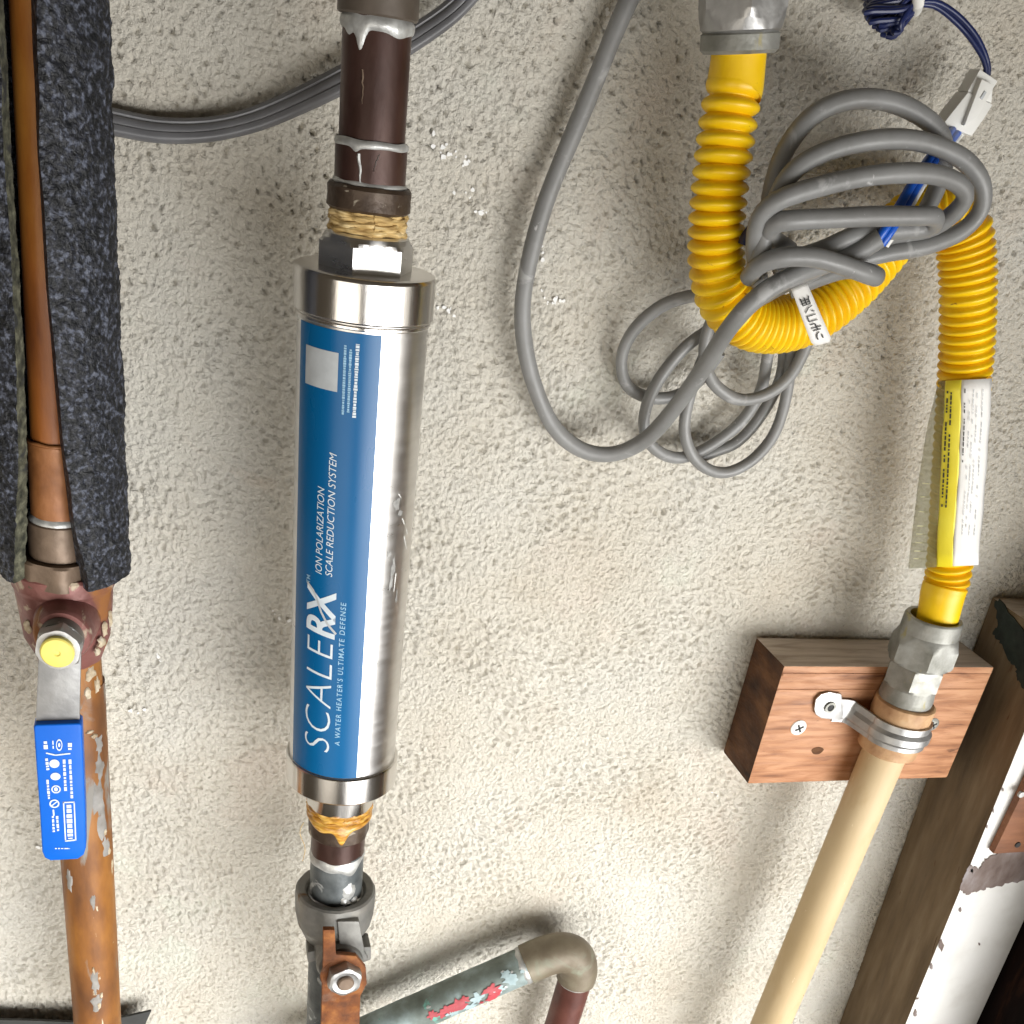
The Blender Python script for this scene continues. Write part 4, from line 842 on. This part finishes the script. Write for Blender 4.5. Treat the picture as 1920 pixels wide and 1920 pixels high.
mesh('ear', prism([at(x, y, hb + 0.0024) for x, y in [(1527, 1330), (1530, 1312), (1540, 1302), (1556, 1298), (1578, 1302), (1583, 1350), (1560, 1349), (1540, 1347), (1530, 1340)]], np.array([0, 0.0014, 0])), MT['zinc'], strap, bevel=0.0004)
AS = Axis(at(1556, 1326, hb + 0.0024), (0, -1, 0))
mesh('rivet', lathe(AS, [(-0.001, 0.0036), (0.0012, 0.0036), (0.0012, 0.0022), (0.0002, 0.0020)], 24), MT['zinc_dull'], strap)
mesh('bolt_end', lathe(AS, [(-0.001, 0.0021), (0.0006, 0.0021), (0.0008, 0.0012)], 24), MT['ink'], strap)

# ------------------------------------------------------------------ painted post on the right
hp_ = 0.064
KX = -0.058; zT = -0.144                                   # the post leans a little
def lean(VF): V, Fc = VF; V = V.copy(); V[:, 0] += KX * (V[:, 2] - zT); return V, Fc
xL = 0.4075; xw = xL + 0.066
post = thing('wooden_post', 'painted timber post with white peeling front and brown shaded side', 'post', (0.47, 0, -0.95))
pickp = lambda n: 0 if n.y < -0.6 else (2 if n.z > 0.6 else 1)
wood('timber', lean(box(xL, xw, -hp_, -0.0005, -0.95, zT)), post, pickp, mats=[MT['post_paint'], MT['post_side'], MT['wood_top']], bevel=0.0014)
def onfront(px, py): return at(px, py, hp_ + 0.0003)
mesh('bare_patch', prism([onfront(x, y) for x, y in jag([(1800, 1668), (1808, 1640), (1818, 1622), (1836, 1630), (1846, 1610), (1870, 1600), (1900, 1594), (1935, 1590), (1935, 1650), (1890, 1656), (1862, 1664), (1838, 1668), (1815, 1678)])], np.array([0, -0.0003, 0])), MT['bare_wood'], post)
for cx_, cy_, r_ in [(1764, 1772, 9), (1746, 1812, 5), (1716, 1900, 6), (1822, 1632, 4), (1862, 1520, 3), (1850, 1550, 3), (1800, 1706, 4), (1836, 1770, 2.5), (1880, 1480, 3)]:
    mesh('chip', prism([onfront(cx_ + r_ * 0.6 * math.cos(a) * random.uniform(.6, 1.2), cy_ + r_ * 1.3 * math.sin(a) * random.uniform(.6, 1.2)) for a in np.linspace(0, 6.283, 11)[:-1]], np.array([0, -0.0003, 0])), MT['bare_wood'], post)
def onside(px, py, lift=0.0004):
    r = ray(px, py); c = xL - lift - KX * zT
    return CAM + r * ((c - CAM[0] + KX * CAM[2]) / (r[0] - KX * r[2]))
mesh('dark_patch', prism([onside(x, y) for x, y in jag([(1866, 1128), (1876, 1124), (1925, 1190), (1960, 1250), (1955, 1290), (1921, 1292), (1908, 1270), (1905, 1252), (1893, 1240), (1880, 1208), (1862, 1190), (1872, 1172)], 6, 2.5)], np.array([-0.0005, 0, 0])), MT['green_black'], post)
# brown board nailed over the post and a jamb with shade in its colour beside it
bb = [at(1921, 1440, hp_ + 0.003), at(1872, 1600, hp_ + 0.003)]
brd = thing('brown_board', 'short red brown board crossing the white post at the right edge', 'board', (bb[1][0] + 0.05, 0, bb[1][2]))
xb0 = at(1868, 1590, hp_ + 0.006)[0]; zb1, zb0 = at(1890, 1470, hp_ + 0.006)[2], at(1890, 1600, hp_ + 0.006)[2]
mesh('timber', box(xb0, xb0 + 0.03, -hp_ - 0.006, -hp_ - 0.0005, zb0, zb1 + 0.12), MT['board_brown'], brd, bevel=0.001)
Ab = Axis(at(1908, 1584, hp_ + 0.0062), (0, -1, 0)); mesh('nail', lathe(Ab, [(-0.001, 0.0022), (0.0005, 0.0020)], 16), MT['ink'], brd)
An = Axis(at(1915, 1490, hp_ + 0.0062), (0, -1, 0)); mesh('nail', lathe(An, [(-0.001, 0.0022), (0.0005, 0.0020)], 16), MT['zinc'], brd)
dp = thing('door_jamb', 'timber jamb, shade painted almost black, standing out beside the white post', 'door jamb', (xw + 0.06, 0, -0.95))
mesh('board', lean(box(xw + 0.001, xw + 0.026, -0.150, -0.001, -0.95, 0.40)), MT['board_shade'], dp, bevel=0.0012)  # height and depth extended out of view to block light from the right
mesh('stop_strip', lean(box(xw - 0.004, xw + 0.0008, -0.150, -0.125, -0.95, 0.40)), MT['board_brown'], dp, bevel=0.001)

# ------------------------------------------------------------------ grey cord: a long run and a bundle of loops
cord = thing('grey_cord', 'long grey power cord hanging in a loop and bundled over the yellow hose', 'cable', at(1400, 860, 0.0))
main = [(1215, -70, 12), (1180, 0, 12), (1125, 130, 12), (1068, 265, 12), (1015, 405, 13), (986, 520, 13), (981, 610, 13), (997, 710, 14), (1035, 795, 15), (1090, 842, 17), (1150, 851, 20), (1210, 824, 27), (1262, 770, 38), (1315, 695, 55), (1370, 612, 74), (1425, 553, 80), (1485, 518, 80), (1550, 496, 76), (1600, 478, 76), (1650, 447, 79)]
mesh('long_run', cable(main, 0.0038, 20), MT['cord'], cord)
for pts in [
    [(1410, 520, 70), (1440, 440, 70), (1447, 360, 68), (1470, 285, 66), (1520, 220, 64), (1590, 189, 63), (1665, 189, 62), (1725, 214, 60), (1764, 252, 58), (1772, 300, 56), (1757, 352, 56), (1720, 412, 57), (1650, 452, 58), (1560, 470, 60), (1470, 500, 62)],
    [(1420, 500, 76), (1445, 400, 78), (1480, 330, 78), (1540, 288, 77), (1615, 266, 76), (1690, 262, 75), (1755, 274, 73), (1812, 302, 71), (1841, 346, 70), (1838, 395, 69), (1800, 436, 68), (1735, 462, 68), (1660, 474, 67), (1570, 497, 66), (1480, 530, 66), (1420, 560, 64)],
    [(1425, 530, 68), (1414, 460, 74), (1425, 405, 80), (1465, 372, 84), (1530, 351, 85), (1610, 334, 85), (1690, 325, 84), (1755, 327, 82), (1797, 343, 80), (1810, 368, 78), (1790, 398, 75), (1745, 428, 70), (1680, 440, 68), (1600, 452, 68), (1520, 480, 68), (1450, 500, 66)],
    [(1480, 470, 70), (1448, 445, 76), (1449, 422, 82), (1480, 413, 86), (1560, 410, 88), (1650, 406, 88), (1725, 404, 87), (1752, 406, 84), (1745, 425, 78), (1690, 432, 75), (1610, 440, 74), (1545, 466, 74), (1490, 484, 72)],
    [(1402, 520, 72), (1425, 495, 80), (1470, 483, 85), (1525, 484, 87), (1575, 496, 88), (1620, 511, 87), (1642, 518, 83), (1632, 512, 76), (1590, 505, 70), (1540, 520, 66), (1480, 545, 62)],
]:
    mesh('loop', cable(pts, 0.0037, 18), MT['cord'], cord)
for pts in [
    [(1350, 555, 34), (1290, 556, 24), (1235, 576, 16), (1188, 620, 12), (1166, 672, 10), (1175, 722, 10), (1215, 745, 10), (1265, 742, 11), (1310, 715, 14), (1350, 660, 20)],
    [(1400, 560, 30), (1340, 610, 24), (1285, 650, 20), (1240, 705, 18), (1213, 760, 17), (1208, 808, 16), (1228, 842, 15), (1272, 858, 13), (1325, 840, 12), (1385, 795, 13), (1425, 735, 16), (1440, 670, 22), (1450, 600, 28)],
    [(1390, 560, 30), (1345, 620, 24), (1302, 715, 20), (1283, 790, 20), (1291, 840, 20), (1320, 876, 20), (1362, 886, 20), (1410, 862, 20), (1450, 815, 20), (1472, 755, 21), (1482, 690, 24), (1487, 620, 30)],
    [(1400, 540, 38), (1345, 585, 33), (1322, 640, 30), (1325, 690, 28), (1345, 725, 27), (1385, 749, 27), (1432, 742, 28), (1475, 712, 30), (1505, 665, 33), (1530, 600, 36)],
    [(1470, 600, 26), (1468, 680, 20), (1455, 730, 14), (1420, 790, 11), (1380, 830, 10), (1340, 846, 10), (1300, 862, 9)],
]:
    mesh('lower_loop', cable(pts, 0.0029, 16), MT['cord'], cord)
# stripped end with its two conductors
e = [(1644, 452, 79), (1662, 426, 80), (1690, 380, 76), (1712, 342, 70), (1740, 300, 60), (1770, 262, 44), (1788, 240, 30)]
mesh('blue_conductor', cable(e, 0.0019, 12), MT['wire_blue'], cord)
mesh('blue_conductor', cable([(x + 9, y + 5, h - 2) for x, y, h in e], 0.0019, 12), MT['wire_blue'], cord)
mesh('white_conductor', cable([(x + 17, y + 9, h - 5) for x, y, h in e], 0.0013, 12), MT['white_plastic'], cord)
mesh('black_tape', cable([(1415, 438, 66), (1407, 448, 66), (1402, 462, 66)], 0.0046, 16), MT['wire_navy'], cord)

# paper tag folded over the cord
def tagpt(u, v):
    """u across 0..1, v down 0..1 of the hanging tag"""
    tl, tr, br, bl = (1484, 542), (1513, 530), (1561, 640), (1524, 650)
    x = (tl[0] * (1 - u) + tr[0] * u) * (1 - v) + (bl[0] * (1 - u) + br[0] * u) * v; y = (tl[1] * (1 - u) + tr[1] * u) * (1 - v) + (bl[1] * (1 - u) + br[1] * u) * v
    return x, y, 80 + 3 * math.sin(v * 2.6)
tagr = thing('paper_tag', 'white paper tag with handwritten dark characters hanging from the grey cord', 'tag', at(1500, 540, 0.08))
U_ = np.linspace(0, 1, 5); V_ = np.linspace(0, 1, 17); Vt = []
for v in V_:
    for u in U_:
        uu = u
        if v > 0.93: uu = 0.5 + (u - 0.5) * (1 - 0.30 * ((v - 0.93) / 0.07) ** 1.5)
        x, y, h = tagpt(uu, v); Vt.append(at(x, y, h / 1000))
n5 = 5; Ft = [(j * n5 + i, j * n5 + i + 1, (j + 1) * n5 + i + 1, (j + 1) * n5 + i) for j in range(16) for i in range(4)]
sh = mesh('sheet', (Vt, Ft), MT['paper'], tagr); md = sh.modifiers.new('thickness', 'SOLIDIFY'); md.thickness = 0.0004
GL = {'ri': [[(.3, .9), (.3, .42)], [(.72, .95), (.72, .5), (.6, .2), (.4, .03)]], 'mo': [[(.2, .88), (.82, .88)], [(.08, .55), (.92, .55)], [(.45, .88), (.45, .2), (.56, .08), (.88, .08)]],
      'ko': [[(.15, .85), (.85, .85), (.85, .12)], [(.12, .12), (.88, .12)]], 'n': [[(.12, .88), (.36, .70)], [(.12, .08), (.5, .25), (.88, .78)]],
      'yo': [[(.2, .92), (.85, .92), (.85, .05)], [(.2, .92), (.2, .4), (.08, .03)], [(.2, .64), (.85, .64)], [(.2, .36), (.85, .36)], [(.52, .92), (.52, .03)]]}
vf = []
for g_, v0, v1 in [('ri', 0.92, 0.79), ('mo', 0.775, 0.64), ('ko', 0.62, 0.495), ('n', 0.475, 0.35), ('yo', 0.335, 0.195)]:
    for st in GL[g_]:
        rv_, rf_ = ribbon(dense(st, 3), 0.11); pts3 = []
        for p in rv_:
            u = 0.84 - 0.66 * p[0]; v = v1 + (v0 - v1) * p[1]          # upside down, as it hangs
            x, y, h = tagpt(u, v); pts3.append(at(x, y, (h + 0.55) / 1000))
        vf.append((np.array(pts3), rf_))
mesh('handwriting', join(*vf), MT['ink'], sh, smooth=False)

# ------------------------------------------------------------------ white connector and navy wires, top right
con = thing('wire_connector', 'white plastic two-part wire connector above the cord loops', 'connector', at(1780, 250, 0.03))
def slab(pts, h, th, name, m, par, bevel=0.0008): return mesh(name, prism([at(x, y, h) for x, y in pts], np.array([0, th, 0])), MT[m], par, bevel=bevel)
slab([(1764, 238), (1816, 172), (1862, 196), (1846, 222), (1822, 256), (1800, 246), (1793, 256), (1797, 266), (1781, 260)], 0.034, 0.009, 'socket', 'white_plastic', con)
slab([(1814, 172), (1838, 129), (1872, 152), (1862, 168), (1860, 195)], 0.033, 0.008, 'plug', 'white_plastic', con)
slab([(1841, 148), (1866, 160), (1832, 222), (1808, 236)], 0.0362, 0.0035, 'latch', 'white_plastic', con, 0.0005)
slab([(1838, 184), (1847, 170), (1850, 173), (1842, 187)], 0.0366, 0.001, 'latch_slot', 'print_grey', con, 0.0)
nw = thing('navy_wire', 'navy blue twin wire bundled at the top right corner above the connector', 'wire', at(1720, 10, 0.02))
mesh('lead', cable([(1715, 4, 26), (1755, 4, 26), (1795, 28, 27), (1828, 64, 28), (1846, 98, 29), (1853, 122, 29), (1853, 142, 29)], 0.00115, 10), MT['wire_navy'], nw)
mesh('lead', cable([(1715, 8, 24), (1750, 10, 24), (1780, 30, 25), (1812, 62, 26), (1836, 96, 28), (1848, 122, 29), (1848, 142, 29)], 0.00115, 10), MT['wire_navy'], nw)
ends = [(1622, -2), (1624, 12), (1622, 24), (1626, 34), (1632, 42), (1640, 50), (1648, 56), (1656, 66), (1666, 70), (1676, 62), (1630, 6), (1628, 18), (1640, 38), (1652, 48), (1668, 58), (1660, 52)]
for k, (x, y) in enumerate(ends):
    h = 16 + (k * 7) % 16; y0 = -8 + (k * 5) % 22
    mesh('coil', cable([(1722, y0, h), (1690, (y0 + y * 2) / 3 + 2, h + 2), (x + 14, y - 3, h + 1), (x, y, h), (x + 1, y - 7, h - 2), (x + 16, y - 14, h - 2), (1690, (y0 + y) / 3 - 8, h - 1), (1722, y0 - 6, h - 1)], 0.00105, 8, 0.0016), MT['wire_navy'], nw)
mesh('cable_tie', cable([(1727, -22, 24), (1722, -6, 33), (1721, 6, 33), (1716, 20, 22)], 0.0024, 10), MT['white_plastic'], nw)

# ------------------------------------------------------------------ warning tag wrapped round the hose
tag = thing('warning_tag', 'yellow and white printed warning tag with clear film wrapped on the hose', 'tag', at(1790, 1060, 0.05))
def tagrow(y):
    """hose centre at picture height y and the tag's key x positions"""
    ys = [712, 800, 900, 1000, 1062]
    f = lambda v: float(np.interp(y, ys, v))
    return dict(c=f([1809, 1802, 1793, 1786, 1781]), left=f([1760, 1738, 1722, 1710, 1703]), fold=f([1773, 1768, 1763, 1758, 1756]), ye=f([1803, 1801, 1797, 1789, 1786]), right=f([1860, 1855, 1848, 1841, 1838]))
NY = 14; cols = []
LTg = Line((1809, 712), (1781, 1062), 0.0445, 0.0485); RT = 0.0139
def tsurf(px, py, lift=0.0):
    """point on the tag: a cylinder round the hose"""
    p, t = LTg.hit(px, py, RT); return LTg.on(p, t, RT + lift)
def tagsheet(xa, xb, name, m, n=10, flat_=None, lift=0.0, y0=712, y1=1062):
    V = []
    for j in range(NY + 1):
        y = y0 + (y1 - y0) * j / NY; d = tagrow(y)
        for i in range(n + 1):
            x = d[xa] + (d[xb] - d[xa]) * i / n
            yy = y + (x - d['c']) * -0.05
            if flat_:
                e = tsurf(d['fold'], y, 0.0); hh = flat_[0] + (-e[1] * 1000 - flat_[0]) * (i / n) + 0.5 * math.sin(j * 0.9); V.append(at(x, yy, hh / 1000))
            else: V.append(tsurf(x, yy, 0.0002 * math.sin(j * 1.7 + i * 0.3) + lift))
    n1 = n + 1; Fc = [(j * n1 + i, j * n1 + i + 1, (j + 1) * n1 + i + 1, (j + 1) * n1 + i) for j in range(NY) for i in range(n)]
    o = mesh(name, (V, Fc), MT[m], tag); q = o.modifiers.new('thickness', 'SOLIDIFY'); q.thickness = 0.0003; q.offset = 0; return o
ys_ = tagsheet('fold', 'ye', 'yellow_band', 'tag_yellow'); ws_ = tagsheet('ye', 'right', 'white_panel', 'paper'); fs_ = tagsheet('left', 'fold', 'clear_flap', 'clear_film', flat_=(40,))
def tagprint(frac_rows, sheet, xa, xb, m, wpx, y0=725, y1=1040, skip=0.0):
    vf = []
    for fr in frac_rows:
        y = y0 + random.uniform(0, 14)
        while y < y1:
            L_ = random.uniform(3, 10)
            if random.random() > skip:
                q = []
                for yy, sg in ((y, -1), (y, 1), (y + L_, 1), (y + L_, -1)):
                    d = tagrow(yy); x = d[xa] + (d[xb] - d[xa]) * fr + sg * wpx / 2; q.append(tsurf(x, yy, 0.0006))
                vf.append((q, [(0, 1, 2, 3)]))
            y += L_ + random.uniform(1.2, 3)
    mesh('fine_print', join(*vf), MT[m], sheet, smooth=False)
tagprint([0.2, 0.42], ys_, 'fold', 'ye', 'ink', 3.0, y1=945, skip=0.12)
tagprint([0.12], ws_, 'ye', 'right', 'ink', 2.0, y1=880, skip=0.3)
tagprint([0.28, 0.40, 0.52, 0.70], ws_, 'ye', 'right', 'print_grey', 1.3, y1=1000, skip=0.3)
vf = []
for y in (905, 930, 958, 985, 1000, 1016, 1032, 1046):                 # pressed ladder marks in the clear flap
    d = tagrow(y); q = [at(d['left'] + 8, y, 0.0432), at(d['fold'] - 20, y + 1, 0.0465), at(d['fold'] - 20, y + 3.2, 0.0465), at(d['left'] + 8, y + 2.2, 0.0432)]; vf.append((q, [(0, 1, 2, 3)]))
mesh('ladder_marks', join(*vf), MT['film_mark'], fs_, smooth=False)
